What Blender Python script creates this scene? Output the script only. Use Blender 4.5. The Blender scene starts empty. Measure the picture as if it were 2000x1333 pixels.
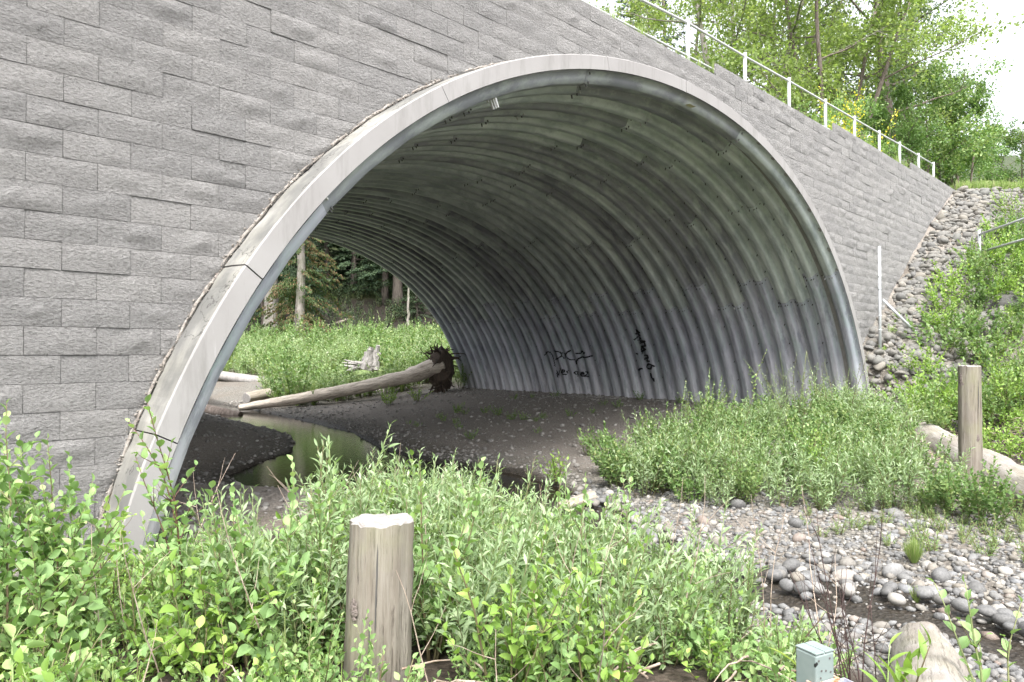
import bpy, math, random
import numpy as np
from mathutils import Matrix, Vector

# ------------------------------------------------------------------ camera, sky, sun, exposure
F_PX = 1421.0; HZ = 690.0; VPX = 2370.0; CAM_Z = 2.0
PHI = math.atan2(VPX-1000, F_PX); TILT = math.atan2(HZ-666.5, F_PX)
FW = np.array([math.cos(PHI)*math.cos(TILT), math.sin(PHI)*math.cos(TILT), math.sin(TILT)])
RT = np.array([math.sin(PHI), -math.cos(PHI), 0.0])
UP = np.cross(RT, FW)
sc = bpy.context.scene
COL = sc.collection
cam_d = bpy.data.cameras.new('camera'); cam = bpy.data.objects.new('camera', cam_d); COL.objects.link(cam)
cam_d.sensor_width = 36.0; cam_d.lens = 36.0*F_PX/2000.0; cam_d.clip_start = 0.05; cam_d.clip_end = 1500
cam.matrix_world = Matrix(((RT[0], UP[0], -FW[0], 0), (RT[1], UP[1], -FW[1], 0), (RT[2], UP[2], -FW[2], CAM_Z), (0, 0, 0, 1)))
sc.camera = cam
SUN_EL = math.radians(58); SUN_AZ = math.radians(222)      # azimuth measured from +Y towards +X
world = bpy.data.worlds.new('World'); sc.world = world; world.use_nodes = True
wt = world.node_tree; wt.nodes.clear()
w_out = wt.nodes.new('ShaderNodeOutputWorld'); w_bg = wt.nodes.new('ShaderNodeBackground')
w_sky = wt.nodes.new('ShaderNodeTexSky'); w_sky.sky_type = 'NISHITA'; w_sky.sun_disc = False
w_sky.sun_elevation = SUN_EL; w_sky.sun_rotation = SUN_AZ; w_sky.dust_density = 4.0; w_sky.air_density = 1.0; w_sky.ozone_density = 1.0
w_hsv = wt.nodes.new('ShaderNodeHueSaturation'); w_hsv.inputs['Saturation'].default_value = 0.22; w_hsv.inputs['Value'].default_value = 1.0
w_bg.inputs['Strength'].default_value = 0.15
wt.links.new(w_sky.outputs[0], w_hsv.inputs['Color']); wt.links.new(w_hsv.outputs[0], w_bg.inputs['Color']); wt.links.new(w_bg.outputs[0], w_out.inputs['Surface'])
sun_d = bpy.data.lights.new('sun', 'SUN'); sun_d.energy = 1.4; sun_d.angle = math.radians(24); sun_d.color = (1.0, 0.975, 0.94)
sun = bpy.data.objects.new('sun', sun_d); COL.objects.link(sun)
sdir = Vector((math.sin(SUN_AZ)*math.cos(SUN_EL), math.cos(SUN_AZ)*math.cos(SUN_EL), math.sin(SUN_EL)))
sun.rotation_euler = sdir.to_track_quat('Z', 'Y').to_euler()
sc.view_settings.view_transform = 'Standard'; sc.view_settings.look = 'None'
sc.view_settings.gamma = 1.0; sc.view_settings.use_curve_mapping = False
sc.view_settings.exposure = 2.1
sc.cycles.diffuse_bounces = 8; sc.cycles.max_bounces = 12

# ------------------------------------------------------------------ helpers: measurements
def ray(px, py):
    return FW + (px-1000)/F_PX*RT + (666.5-py)/F_PX*UP
def at_y(px, py, y):                                # point on the vertical plane y = const
    d = ray(px, py); p = d*(y/d[1]); return np.array([p[0], p[1], p[2]+CAM_Z])
def at_z(px, py, z):
    d = ray(px, py); p = d*((z-CAM_Z)/d[2]); return np.array([p[0], p[1], z])
def pz(px, Z):                                      # ground position at forward distance Z
    l = (px-1000)/F_PX*Z
    return (math.cos(PHI)*Z+math.sin(PHI)*l, math.sin(PHI)*Z-math.cos(PHI)*l)
def row_z(py, Z):
    return CAM_Z+(HZ-py)/F_PX*Z

# ------------------------------------------------------------------ helpers: meshes
def norm(v): return v/np.maximum(np.linalg.norm(v, axis=-1, keepdims=True), 1e-9)
class Acc:
    def __init__(s): s.v = []; s.f = []; s.t = []; s.n = 0
    def add(s, v, faces, tone=0.0):
        v = np.asarray(v, float).reshape(-1, 3)
        for f in (faces if isinstance(faces, list) else [faces]):
            f = np.asarray(f)
            if f.size: s.f.append(f+s.n)
        s.v.append(v); s.t.append(np.full(len(v), tone) if np.isscalar(tone) else np.asarray(tone, float)); s.n += len(v)
    def merge(s, o, M=None, off=(0, 0, 0), tone=0.0):
        if not o.v: return
        v = np.concatenate(o.v)
        if M is not None: v = v@np.asarray(M).T
        s.add(v+np.asarray(off), list(o.f), (np.concatenate(o.t)+tone) % 1.0)
    def mesh(s, name, mat, smooth=True):
        me = bpy.data.meshes.new(name)
        if not s.v: return me
        v = np.concatenate(s.v); tot = sum(len(f) for f in s.f)
        loops = np.concatenate([f.reshape(-1) for f in s.f]); cnt = np.concatenate([np.full(len(f), f.shape[1]) for f in s.f])
        start = np.concatenate([[0], np.cumsum(cnt)[:-1]])
        me.vertices.add(len(v)); me.vertices.foreach_set('co', v.astype(np.float32).reshape(-1))
        me.loops.add(len(loops)); me.loops.foreach_set('vertex_index', loops.astype(np.int32))
        me.polygons.add(tot); me.polygons.foreach_set('loop_start', start.astype(np.int32))
        me.polygons.foreach_set('use_smooth', np.full(tot, smooth))
        a = me.attributes.new('tone', 'FLOAT', 'POINT'); a.data.foreach_set('value', np.concatenate(s.t).astype(np.float32))
        me.materials.append(mat); me.update(calc_edges=True); me.validate()
        return me
def link(name, me, parent=None, loc=None):
    o = bpy.data.objects.new(name, me); COL.objects.link(o)
    if parent is not None: o.parent = parent
    if loc is not None: o.location = loc
    return o
def tag(o, label=None, cat=None, group=None, kind=None):
    if label: o['label'] = label
    if cat: o['category'] = cat
    if group: o['group'] = group
    if kind: o['kind'] = kind
    return o
def empty(name, loc, label, cat, group=None, rz=0.0):
    o = bpy.data.objects.new(name, None); COL.objects.link(o); o.location = loc; o.rotation_euler = (0, 0, rz); o.empty_display_size = .1
    return tag(o, label, cat, group)
def copy_tree(o, loc, rz, label, group=None, scale=None):
    c = o.copy(); COL.objects.link(c); c.location = loc; c.rotation_euler = (0, 0, rz); c['label'] = label
    if scale: c.scale = (scale,)*3 if np.isscalar(scale) else scale
    if group: c['group'] = group
    for ch in o.children:
        k = ch.copy(); COL.objects.link(k); k.parent = c
    return c
BOXF = np.array([[0, 2, 3, 1], [4, 5, 7, 6], [0, 1, 5, 4], [2, 6, 7, 3], [0, 4, 6, 2], [1, 3, 7, 5]])
def box(a, lo, hi, tone=0.0, M=None, off=(0, 0, 0)):
    v = np.array([[x, y, z] for z in (lo[2], hi[2]) for y in (lo[1], hi[1]) for x in (lo[0], hi[0])], float)
    if M is not None: v = v@np.asarray(M).T
    a.add(v+np.asarray(off), BOXF, tone)
def tube(a, P, R, n=8, tone=0.0, cap=True, rough=None, rng=None):
    P = np.asarray(P, float); m = len(P); R = np.broadcast_to(np.asarray(R, float), (m,))
    T = norm(np.gradient(P, axis=0)); ref = np.array([0, 0, 1.]) if abs(T[0][2]) < .9 else np.array([1., 0, 0])
    X = norm(np.cross(T, ref)); Y = np.cross(T, X); th = np.linspace(0, 2*np.pi, n, endpoint=False)
    rr = np.ones((m, n))*R[:, None]
    if rough: rr = rr*(1+rough*rng.normal(size=(m, n)))+0
    v = P[:, None]+rr[..., None]*(np.cos(th)[None, :, None]*X[:, None]+np.sin(th)[None, :, None]*Y[:, None])
    i = np.arange(m-1)[:, None]*n; j = np.arange(n)[None]; jn = (j+1) % n
    f = np.stack([i+j, i+jn, i+n+jn, i+n+j], -1).reshape(-1, 4)
    fs = [f]
    if cap and n >= 3: fs += [np.arange(n)[::-1][None], (np.arange(n)+(m-1)*n)[None]]
    a.add(v.reshape(-1, 3), fs, tone)
def grid_faces(nu, nv):
    i = np.arange(nu-1)[:, None]*nv; j = np.arange(nv-1)[None]
    return np.stack([i+j, i+j+1, i+nv+j+1, i+nv+j], -1).reshape(-1, 4)
def frames(D, N):                                   # columns: X, Y=D, Z≈N
    D = norm(D); X = norm(np.cross(D, N)); Z = np.cross(X, D)
    return np.stack([X, D, Z], -1)
def inst(a, tv, tf, P, R, S, tone):
    P = np.asarray(P); m = len(P)
    if m == 0: return
    S = np.asarray(S, float); S = S[:, None] if S.ndim == 1 else S
    v = np.einsum('mij,mnj->mni', R, tv[None]*S[:, None, :])+P[:, None]
    f = (np.asarray(tf)[None]+(np.arange(m)*len(tv))[:, None, None]).reshape(-1, np.asarray(tf).shape[1])
    a.add(v.reshape(-1, 3), f, np.repeat(tone, len(tv)))
def vnoise(x, y, s=1.0, seed=0):                    # smooth pseudo-noise, cheap
    r = np.random.RandomState(seed); o = 0
    for k in range(6):
        ax, ay, ph = r.normal()*s*(1+k*.5), r.normal()*s*(1+k*.5), r.uniform(0, 6.28)
        o = o+np.sin(ax*x+ay*y+ph)/(1+k*.35)
    return o/3.2
def sm(t): t = np.clip(t, 0, 1); return t*t*(3-2*t)

# icosphere stones
def ico(sub):
    import bmesh
    bm = bmesh.new(); bmesh.ops.create_icosphere(bm, subdivisions=sub, radius=1.0)
    v = np.array([p.co[:] for p in bm.verts]); f = np.array([[q.index for q in p.verts] for p in bm.faces]); bm.free(); return v, f
ICO1, ICO2 = ico(1), ico(2)
def stone_shape(rng, base=ICO2, angular=.0):
    v = base[0].copy()
    for _ in range(5):
        d = norm(rng.normal(size=3)); v = v+d*np.sin(v@norm(rng.normal(size=3))*2.2+rng.uniform(0, 6))[:, None]*.09
    if angular:
        for _ in range(7):
            d = norm(rng.normal(size=3)); h = v@d; lim = rng.uniform(.55, .85); v = v-np.maximum(h-lim, 0)[:, None]*d*.9
    return v*np.array([1., rng.uniform(.65, .95), rng.uniform(.42, .72)])
def rand_rot(rng, m, tilt=.35):
    a = rng.uniform(0, 2*np.pi, m); N = norm(np.stack([rng.normal(size=m)*tilt, rng.normal(size=m)*tilt, np.ones(m)], -1))
    return frames(np.stack([np.cos(a), np.sin(a), np.zeros(m)], -1), N)

# ------------------------------------------------------------------ helpers: materials
class NT:
    def __init__(s, name):
        s.m = bpy.data.materials.new(name); s.m.use_nodes = True; s.t = s.m.node_tree
        s.b = s.t.nodes['Principled BSDF']; s.out = s.t.nodes['Material Output']; s.b.inputs['Specular IOR Level'].default_value = .35
    def n(s, t, **k):
        nd = s.t.nodes.new(t)
        for a, b in k.items():
            if a.startswith('i_'):
                key = a[2:]; key = int(key) if key.isdigit() else key.replace('_', ' ')
                nd.inputs[key].default_value = b
            else: setattr(nd, a, b)
        return nd
    def l(s, a, b): s.t.links.new(a, b)
    def coord(s, kind='Object', scale=(1, 1, 1)):
        if kind == 'World': c = s.n('ShaderNodeNewGeometry').outputs['Position']
        else: c = s.n('ShaderNodeTexCoord').outputs[kind]
        mp = s.n('ShaderNodeMapping'); mp.inputs['Scale'].default_value = scale; s.l(c, mp.inputs[0]); return mp.outputs[0]
    def noise(s, vec, scale, detail=4, rough=.6, out='Fac'):
        nd = s.n('ShaderNodeTexNoise'); nd.inputs['Scale'].default_value = scale; nd.inputs['Detail'].default_value = detail; nd.inputs['Roughness'].default_value = rough
        s.l(vec, nd.inputs['Vector']); return nd.outputs[out]
    def ramp(s, fac, stops, interp='LINEAR'):
        nd = s.n('ShaderNodeValToRGB'); cr = nd.color_ramp; cr.interpolation = interp
        while len(cr.elements) < len(stops): cr.elements.new(.5)
        for e, (p, c) in zip(cr.elements, stops): e.position = p; e.color = (c[0], c[1], c[2], 1)
        s.l(fac, nd.inputs[0]); return nd.outputs[0]
    def mix(s, fac, a, b, mode='MIX'):
        nd = s.n('ShaderNodeMix'); nd.data_type = 'RGBA'; nd.blend_type = mode
        for v, k in ((fac, 0), (a, 6), (b, 7)):
            if isinstance(v, (int, float)): nd.inputs[k].default_value = v
            elif isinstance(v, tuple): nd.inputs[k].default_value = (*v, 1)
            else: s.l(v, nd.inputs[k])
        return nd.outputs[2]
    def math(s, op, a, b=0.0, clamp=False):
        nd = s.n('ShaderNodeMath'); nd.operation = op; nd.use_clamp = clamp
        for v, k in ((a, 0), (b, 1)):
            if isinstance(v, (int, float)): nd.inputs[k].default_value = v
            else: s.l(v, nd.inputs[k])
        return nd.outputs[0]
    def attr(s, name):
        nd = s.n('ShaderNodeAttribute'); nd.attribute_name = name; return nd.outputs['Fac']
    def rnd(s):                                     # one random number per piece: object random + tone attribute
        o = s.n('ShaderNodeObjectInfo').outputs['Random']; return s.math('FRACT', s.math('ADD', o, s.attr('tone')))
    def bump(s, h, strength=.5, dist=.02, prev=None):
        nd = s.n('ShaderNodeBump'); nd.inputs['Strength'].default_value = strength; nd.inputs['Distance'].default_value = dist; s.l(h, nd.inputs['Height'])
        if prev is not None: s.l(prev, nd.inputs['Normal'])
        return nd.outputs[0]
    def done(s, col=None, rough=None, nrm=None, metal=None):
        for v, k in ((col, 'Base Color'), (rough, 'Roughness'), (metal, 'Metallic'), (nrm, 'Normal')):
            if v is None: continue
            if isinstance(v, (int, float)): s.b.inputs[k].default_value = v
            elif isinstance(v, tuple): s.b.inputs[k].default_value = (*v, 1)
            else: s.l(v, s.b.inputs[k])
        return s.m

def leaf_mat(name, stops, trans=.35, rough=.5, spec=.3):
    t = NT(name); c = t.ramp(t.rnd(), stops); t.done(c, rough); t.b.inputs['Specular IOR Level'].default_value = spec
    tr = t.n('ShaderNodeBsdfTranslucent'); mc = t.mix(.5, c, (.9, 1.0, .35), 'MULTIPLY'); t.l(t.mix(1.0, c, (1.25, 1.35, .7), 'MULTIPLY'), tr.inputs['Color'])
    mx = t.n('ShaderNodeMixShader'); mx.inputs[0].default_value = trans; t.l(t.b.outputs[0], mx.inputs[1]); t.l(tr.outputs[0], mx.inputs[2]); t.l(mx.outputs[0], t.out.inputs[0])
    return t.m
M = {}
M['leaf_broad'] = leaf_mat('leaf_broad', [(0, (.138, .229, .080)), (.5, (.207, .328, .121)), (.85, (.276, .398, .160)), (1, (.358, .461, .193))])
M['leaf_bright'] = leaf_mat('leaf_bright', [(0, (.131, .219, .044)), (.5, (.197, .319, .068)), (.9, (.283, .419, .101)), (1, (.348, .438, .125))])
M['leaf_willow'] = leaf_mat('leaf_willow', [(0, (.140, .208, .089)), (.5, (.205, .286, .142)), (.85, (.292, .374, .221)), (1, (.356, .437, .263))])
M['leaf_thicket'] = leaf_mat('leaf_thicket', [(0, (.097, .171, .056)), (.4, (.141, .232, .078)), (.8, (.205, .292, .111)), (1, (.291, .343, .144))])
M['leaf_meadow'] = leaf_mat('leaf_meadow', [(0, (.166, .248, .109)), (.5, (.250, .340, .163)), (.9, (.343, .414, .230)), (1, (.416, .404, .326))])
M['leaf_maple'] = leaf_mat('leaf_maple', [(0, (.132, .188, .060)), (.5, (.208, .272, .101)), (.85, (.295, .350, .141)), (1, (.361, .393, .181))], .5)  # haze over the trees is mixed into this paler, greyer leaf colour
M['leaf_cotton'] = leaf_mat('leaf_cotton', [(0, (.079, .122, .059)), (.5, (.125, .172, .090)), (.85, (.169, .223, .105)), (1, (.226, .263, .120))], .35)
M['leaf_conifer'] = leaf_mat('leaf_conifer', [(0, (.017, .035, .017)), (.5, (.028, .052, .024)), (1, (.049, .077, .031))], .12, .7)
M['leaf_farfir'] = leaf_mat('leaf_farfir', [(0, (.064, .091, .095)), (.5, (.082, .117, .115)), (1, (.117, .153, .135))], .12, .7)
M['leaf_cedar'] = leaf_mat('leaf_cedar', [(0, (.035, .063, .021)), (.45, (.063, .097, .028)), (.55, (.118, .084, .042)), (1, (.181, .118, .063))], .3, .7)
M['grass'] = leaf_mat('grass', [(0, (.136, .209, .056)), (.5, (.217, .301, .089)), (.85, (.308, .367, .144)), (1, (.380, .351, .223))], .35)
M['yellow'] = leaf_mat('yellow_flower', [(0, (.45, .42, .04)), (1, (.70, .58, .05))], .3)

t = NT('bark_stem'); M['stem'] = t.done(t.ramp(t.rnd(), [(0, (.10, .075, .04)), (.5, (.15, .14, .07)), (1, (.20, .28, .10))]), .7)
t = NT('twig_red'); M['redstem'] = t.done((.10, .05, .035), .6)
t = NT('dead_stalk'); M['deadstalk'] = t.done((.05, .03, .028), .8)
t = NT('dry_twig'); c = t.coord('Object', (8, 8, 8)); M['dry'] = t.done(t.ramp(t.noise(c, 3), [(.3, (.16, .11, .08)), (.7, (.42, .35, .29))]), .9)

t = NT('tree_bark'); c = t.coord('Object', (4.032, 4.032, .806)); n1 = t.noise(c, 2.5, 6, .7)
M['bark'] = t.done(t.ramp(n1, [(.3, (.067, .050, .040)), (.55, (.148, .121, .104)), (.75, (.228, .202, .181))]), .9, t.bump(n1, .9, .06))
t = NT('dark_bark'); c = t.coord('Object', (6, 6, 1.2)); n1 = t.noise(c, 2.5, 6, .7); M['darkbark'] = t.done(t.ramp(n1, [(.3, (.03, .024, .02)), (.7, (.10, .085, .07))]), .9, t.bump(n1, .9, .06))
t = NT('pale_bark'); c = t.coord('Object', (3.360, 3.360, .538)); n1 = t.noise(c, 3.0, 6, .7); n2 = t.noise(t.coord('Object'), 1.1, 3)
col = t.mix(t.ramp(n2, [(.45, (0, 0, 0)), (.65, (.55, .55, .55))]), t.ramp(n1, [(.3, (.148, .128, .114)), (.6, (.282, .255, .235)), (.8, (.349, .329, .309))]), (.067, .087, .027))
M['palebark'] = t.done(col, .9, t.bump(n1, .9, .05))

# split-face concrete blocks
t = NT('split_face_block'); c = t.coord('World')
n1 = t.noise(t.coord('World', (.8, 1, 1.3)), 46, 5, .72); n2 = t.noise(c, 7, 5, .6); n3 = t.noise(c, .7, 3, .5); n4 = t.noise(c, 120, 3, .7)
base = t.ramp(n1, [(.28, (.094, .091, .088)), (.42, (.204, .198, .194)), (.58, (.288, .281, .275)), (.75, (.363, .354, .347))])
base = t.mix(.25, base, t.ramp(n2, [(.3, (.197, .191, .188)), (.7, (.279, .272, .266))]))
base = t.mix(t.math('MULTIPLY', n3, .35), base, (.212, .210, .201))
base = t.mix(.5, base, t.ramp(t.rnd(), [(0, (.80, .80, .80)), (1, (1.16, 1.15, 1.13))]), 'MULTIPLY')
n5 = t.noise(t.coord('World', (.8, 1, 1.5)), 20, 6, .7); b1 = t.bump(n2, .35, .05); b1 = t.bump(n5, .8, .04, b1); b2 = t.bump(n1, 1.0, .03, b1); b3 = t.bump(n4, .45, .006, b2)
M['block'] = t.done(base, .92, b3)
t = NT('joint_dark'); M['joint'] = t.done((.09, .085, .08), .95)  # plain dark tone for open joints, cracks and bolt holes
# concrete
t = NT('collar_concrete'); c = t.coord('World'); g = t.noise(c, 1.3, 5, .6); st = t.noise(t.coord('World', (5.141, 5.141, .257)), 1.6, 5, .7); fine = t.noise(c, 60, 4, .7)
base = t.ramp(g, [(.3, (.217, .208, .202)), (.7, (.251, .243, .237))])
base = t.mix(t.ramp(st, [(.64, (0, 0, 0)), (.72, (.7, .7, .7))]), base, (.423, .423, .417))
base = t.mix(t.ramp(t.noise(t.coord('World', (5, 5, .7)), 1.1, 6, .7), [(.5, (0, 0, 0)), (.68, (.5, .5, .5))]), base, (.13, .125, .115))
M['concrete'] = t.done(base, .8, t.bump(fine, .25, .004))
t = NT('collar_top_concrete'); c = t.coord('World'); g = t.noise(c, 2.4, 7, .7); dk = t.noise(t.coord('World', (1.142, 1.142, .457)), 1.7, 6, .65); v = t.n('ShaderNodeTexVoronoi', feature='DISTANCE_TO_EDGE', i_Scale=.8)
wv = t.n('ShaderNodeVectorMath', operation='ADD'); t.l(c, wv.inputs[0]); t.l(t.noise(c, 3.0, 4, .6, 'Color'), wv.inputs[1]); t.l(wv.outputs[0], v.inputs['Vector'])
base = t.ramp(g, [(.3, (.143, .140, .123)), (.5, (.212, .206, .183)), (.7, (.269, .263, .245))])
base = t.mix(t.ramp(dk, [(.38, (0, 0, 0)), (.56, (.8, .8, .8))]), base, (.097, .097, .094))
crk = t.ramp(v.outputs['Distance'], [(0, (1, 1, 1)), (.009, (0, 0, 0))])
base = t.mix(crk, base, (.045, .043, .040))
M['collartop'] = t.done(base, .9, t.bump(g, .5, .02))
t = NT('mortar_rubble'); c = t.coord('World'); g = t.noise(c, 16, 6, .75)
M['mortar'] = t.done(t.ramp(g, [(.3, (.145, .119, .099)), (.55, (.290, .266, .239)), (.75, (.393, .367, .333))]), .95, t.bump(g, 1, .03))

# corrugated steel, three finishes of patina
def steel(name, a, b, c_, low=False):
    t = NT(name); w = t.coord('World'); g = t.noise(w, .9, 5, .6); st = t.noise(t.coord('World', (1.5, 6, .35)), 1.2, 6, .7); f = t.noise(w, 25, 4, .6)
    col = t.ramp(g, [(.35, a), (.6, b)])
    col = t.mix(t.ramp(st, [(.45, (0, 0, 0)), (.62, (.8, .8, .8))]), col, c_)
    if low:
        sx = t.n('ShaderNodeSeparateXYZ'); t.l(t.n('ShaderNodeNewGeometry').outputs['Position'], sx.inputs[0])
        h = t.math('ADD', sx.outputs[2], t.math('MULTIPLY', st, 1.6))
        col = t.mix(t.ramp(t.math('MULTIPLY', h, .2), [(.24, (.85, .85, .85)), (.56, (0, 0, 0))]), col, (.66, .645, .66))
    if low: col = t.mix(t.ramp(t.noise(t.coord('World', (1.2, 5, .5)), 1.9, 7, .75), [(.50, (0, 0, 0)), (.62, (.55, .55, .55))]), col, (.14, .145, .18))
    col = t.mix(.42, col, t.ramp(t.rnd(), [(0, (.5, .5, .52)), (1, (1.25, 1.25, 1.25))]), 'MULTIPLY')
    t.b.inputs['Specular IOR Level'].default_value = .6
    return t.done(col, t.math('ADD', t.math('MULTIPLY', g, .25), .30), t.bump(f, .12, .004), .08)
M['steel_green'] = steel('steel_green_patina', (.40, .45, .44), (.54, .59, .57), (.27, .31, .315))
M['steel_dark'] = steel('steel_dark_zinc', (.18, .19, .215), (.28, .295, .32), (.42, .46, .44))
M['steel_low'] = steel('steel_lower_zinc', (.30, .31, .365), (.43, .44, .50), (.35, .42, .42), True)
t = NT('bolt_zinc'); M['bolt'] = t.done((.10, .10, .095), .5, None, .3)
t = NT('bolt_bright'); M['bolt_bright'] = t.done((.55, .55, .53), .45, None, .3)
t = NT('graffiti_paint'); M['paint'] = t.done((.012, .012, .014), .6)
t = NT('yellow_tag'); M['tag'] = t.done((.50, .47, .30), .6)
t = NT('galvanised_rail'); M['galv'] = t.done(t.ramp(t.noise(t.coord('World'), 6), [(.3, (.360, .375, .383)), (.7, (.465, .480, .488))]), .42, None, .25)
t = NT('white_rail'); M['white'] = t.done((.42, .43, .43), .5, None, .05)

# stones
def stone_mat(name, stops, wetz=False):
    t = NT(name); c = t.coord('Object'); w = t.coord('World')
    base = t.ramp(t.rnd(), stops); sp = t.noise(w, 55, 4, .7); bl = t.noise(w, 9, 3)
    base = t.mix(.30, base, t.ramp(sp, [(.35, (.05, .05, .05)), (.65, (.27, .265, .26))]))
    base = t.mix(t.math('MULTIPLY', bl, .35), base, (.21, .20, .18))
    rough = .75
    if wetz:
        sx = t.n('ShaderNodeSeparateXYZ'); t.l(t.n('ShaderNodeNewGeometry').outputs['Position'], sx.inputs[0])
        wet = t.ramp(t.math('MULTIPLY', sx.outputs[2], 5.0), [(.06, (1, 1, 1)), (.22, (0, 0, 0))])
        base = t.mix(wet, base, t.mix(1.0, base, (.38, .36, .33), 'MULTIPLY')); rough = t.math('SUBTRACT', .75, t.math('MULTIPLY', wet, .45))
    return t.done(base, rough, t.bump(sp, .3, .006))
GREYS = [(0, (.024, .025, .027)), (.18, (.056, .058, .062)), (.36, (.096, .098, .102)), (.48, (.176, .148, .108)), (.6, (.080, .078, .074)), (.72, (.136, .144, .156)), (.84, (.240, .220, .188)), (.93, (.352, .336, .308)), (1, (.152, .096, .068))]
M['cobble'] = stone_mat('river_cobble', GREYS, True)
M['litgravel'] = stone_mat('light_lifted_gravel', [(0, (.12, .11, .10)), (.4, (.19, .175, .155)), (.75, (.25, .232, .208)), (.95, (.31, .29, .262)), (1, (.42, .40, .37))], True)  # culvert floor stones, colour raised to make up for weak light inside
M['riprap'] = stone_mat('riprap_stone', [(0, (.042, .042, .042)), (.25, (.085, .082, .074)), (.5, (.118, .106, .088)), (.7, (.068, .071, .063)), (.85, (.156, .136, .105)), (1, (.194, .175, .145))])
t = NT('grey_boulder'); c = t.coord('Object'); g = t.noise(c, 4, 6, .7); M['boulder'] = t.done(t.ramp(g, [(.3, (.05, .048, .045)), (.7, (.13, .125, .12))]), .9, t.bump(g, .6, .04))

# ground, driven by the vertex masks for damp plus painted hill shade / soil / grass
t = NT('ground'); w = t.coord('World')
v1 = t.n('ShaderNodeTexVoronoi', i_Scale=26.0); t.l(w, v1.inputs['Vector']); v2 = t.n('ShaderNodeTexVoronoi', i_Scale=70.0); t.l(w, v2.inputs['Vector'])
sp1 = t.n('ShaderNodeSeparateColor'); t.l(v1.outputs['Color'], sp1.inputs[0]); sp2 = t.n('ShaderNodeSeparateColor'); t.l(v2.outputs['Color'], sp2.inputs[0])
peb = t.mix(.5, t.ramp(sp1.outputs[0], [(0, (.051, .049, .045)), (.6, (.123, .118, .102)), (.9, (.226, .207, .174)), (1, (.304, .279, .239))]), t.ramp(sp2.outputs[0], [(0, (.044, .042, .039)), (.7, (.131, .123, .109)), (1, (.277, .252, .220))]))
big = t.noise(w, .5, 5, .6); peb = t.mix(t.ramp(big, [(.4, (0, 0, 0)), (.65, (.6, .6, .6))]), peb, (.107, .084, .065))
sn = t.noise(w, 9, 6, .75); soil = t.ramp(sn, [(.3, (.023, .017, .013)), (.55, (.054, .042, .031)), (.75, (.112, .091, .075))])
gr = t.ramp(t.noise(w, 14, 5, .7), [(.3, (.06, .10, .025)), (.7, (.17, .24, .07))])
silt_and_light = t.ramp(t.noise(w, 30, 6, .8), [(.3, (.09, .078, .066)), (.5, (.195, .172, .15)), (.7, (.32, .29, .26))]); peb = t.mix(t.attr('silt_and_light'), peb, silt_and_light); col = t.mix(t.attr('soil'), peb, soil); col = t.mix(t.attr('grass'), col, gr)
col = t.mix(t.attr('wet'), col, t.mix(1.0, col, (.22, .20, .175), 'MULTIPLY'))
bm_ = t.bump(v1.outputs['Distance'], .7, .03); bm_ = t.bump(sn, .5, .03, bm_)
M['ground'] = t.done(col, t.math('SUBTRACT', .9, t.math('MULTIPLY', t.attr('wet'), .35)), bm_)
t = NT('stream_water'); w = t.coord('World', (1, 1, 1)); n1 = t.noise(w, 11, 4, .6); n2 = t.noise(w, 1.4, 3, .5)
gl = t.ramp(n2, [(.4, (0, 0, 0)), (.7, (1, 1, 1))])
M['water'] = t.done(t.ramp(n1, [(.3, (.008, .006, .004)), (.7, (.02, .016, .010))]), .05, t.bump(n1, .24, .012)); t.b.inputs['IOR'].default_value = 1.33; t.b.inputs['Specular IOR Level'].default_value = .6

# weathered wood
def wood(name, lo, hi, green=.0, sc_=(7, 7, .5)):
    fs = (1.2, 30, 30) if sc_[0] < 2 else (30, 30, 1.2)
    t = NT(name); c = t.coord('Object', sc_); g = t.noise(c, 3.2, 7, .7); f = t.noise(t.coord('Object', fs), 2, 5, .7); p = t.noise(t.coord('Object'), 2.2, 4)
    col = t.ramp(g, [(.28, lo), (.6, hi), (.8, tuple(min(1, x*1.2) for x in hi))])
    col = t.mix(t.ramp(f, [(.36, (.75, .75, .75)), (.46, (0, 0, 0))]), col, tuple(x*.45 for x in lo))
    if green: col = t.mix(t.ramp(p, [(.45, (0, 0, 0)), (.65, (green,)*3)]), col, (.22, .23, .12))
    return t.done(col, .85, t.bump(f, .6, .01, t.bump(g, .5, .02)))
M['post'] = wood('weathered_post', (.114, .093, .072), (.211, .190, .161), .35)
t = NT('sawn_end'); c = t.coord('Object'); g = t.noise(t.coord('Object', (8, 8, 8)), 3, 6, .7); wv = t.n('ShaderNodeTexWave', wave_type='RINGS', rings_direction='Z', i_Scale=22.0, i_Distortion=2.5, i_Detail=3.0); t.l(c, wv.inputs['Vector'])
M['postcut'] = t.done(t.mix(.35, t.ramp(g, [(.3, (.12, .108, .095)), (.5, (.23, .217, .204)), (.7, (.31, .296, .282))]), t.ramp(wv.outputs['Fac'], [(0, (.14, .125, .11)), (1, (.32, .31, .30))])), .85, t.bump(g, .5, .01))
M['log'] = wood('bleached_log', (.158, .132, .106), (.290, .270, .248), .2, (.634, 3.168, 3.168))
M['logwarm'] = wood('fallen_log', (.138, .111, .085), (.296, .258, .217), .1, (.422, 3.168, 3.168))
M['rootwood'] = wood('root_wood', (.026, .020, .016), (.090, .066, .050), 0, (2.112, 2.112, .528))
M['farlog'] = wood('bleached_brightened_log', (.20, .165, .13), (.62, .55, .47), 0, (.8, 6, 6))  # bleached wood, brightened further in colour because the log lies in shade
M['deadgrey'] = wood('grey_dead_wood', (.143, .131, .122), (.254, .241, .228), 0, (1.267, 1.267, .422))
t = NT('bark_flake'); g = t.noise(t.coord('Object'), 40, 5, .7); M['flake'] = t.done(t.ramp(g, [(.3, (.07, .055, .05)), (.7, (.24, .20, .18))]), .95, t.bump(g, 1, .02))
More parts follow.
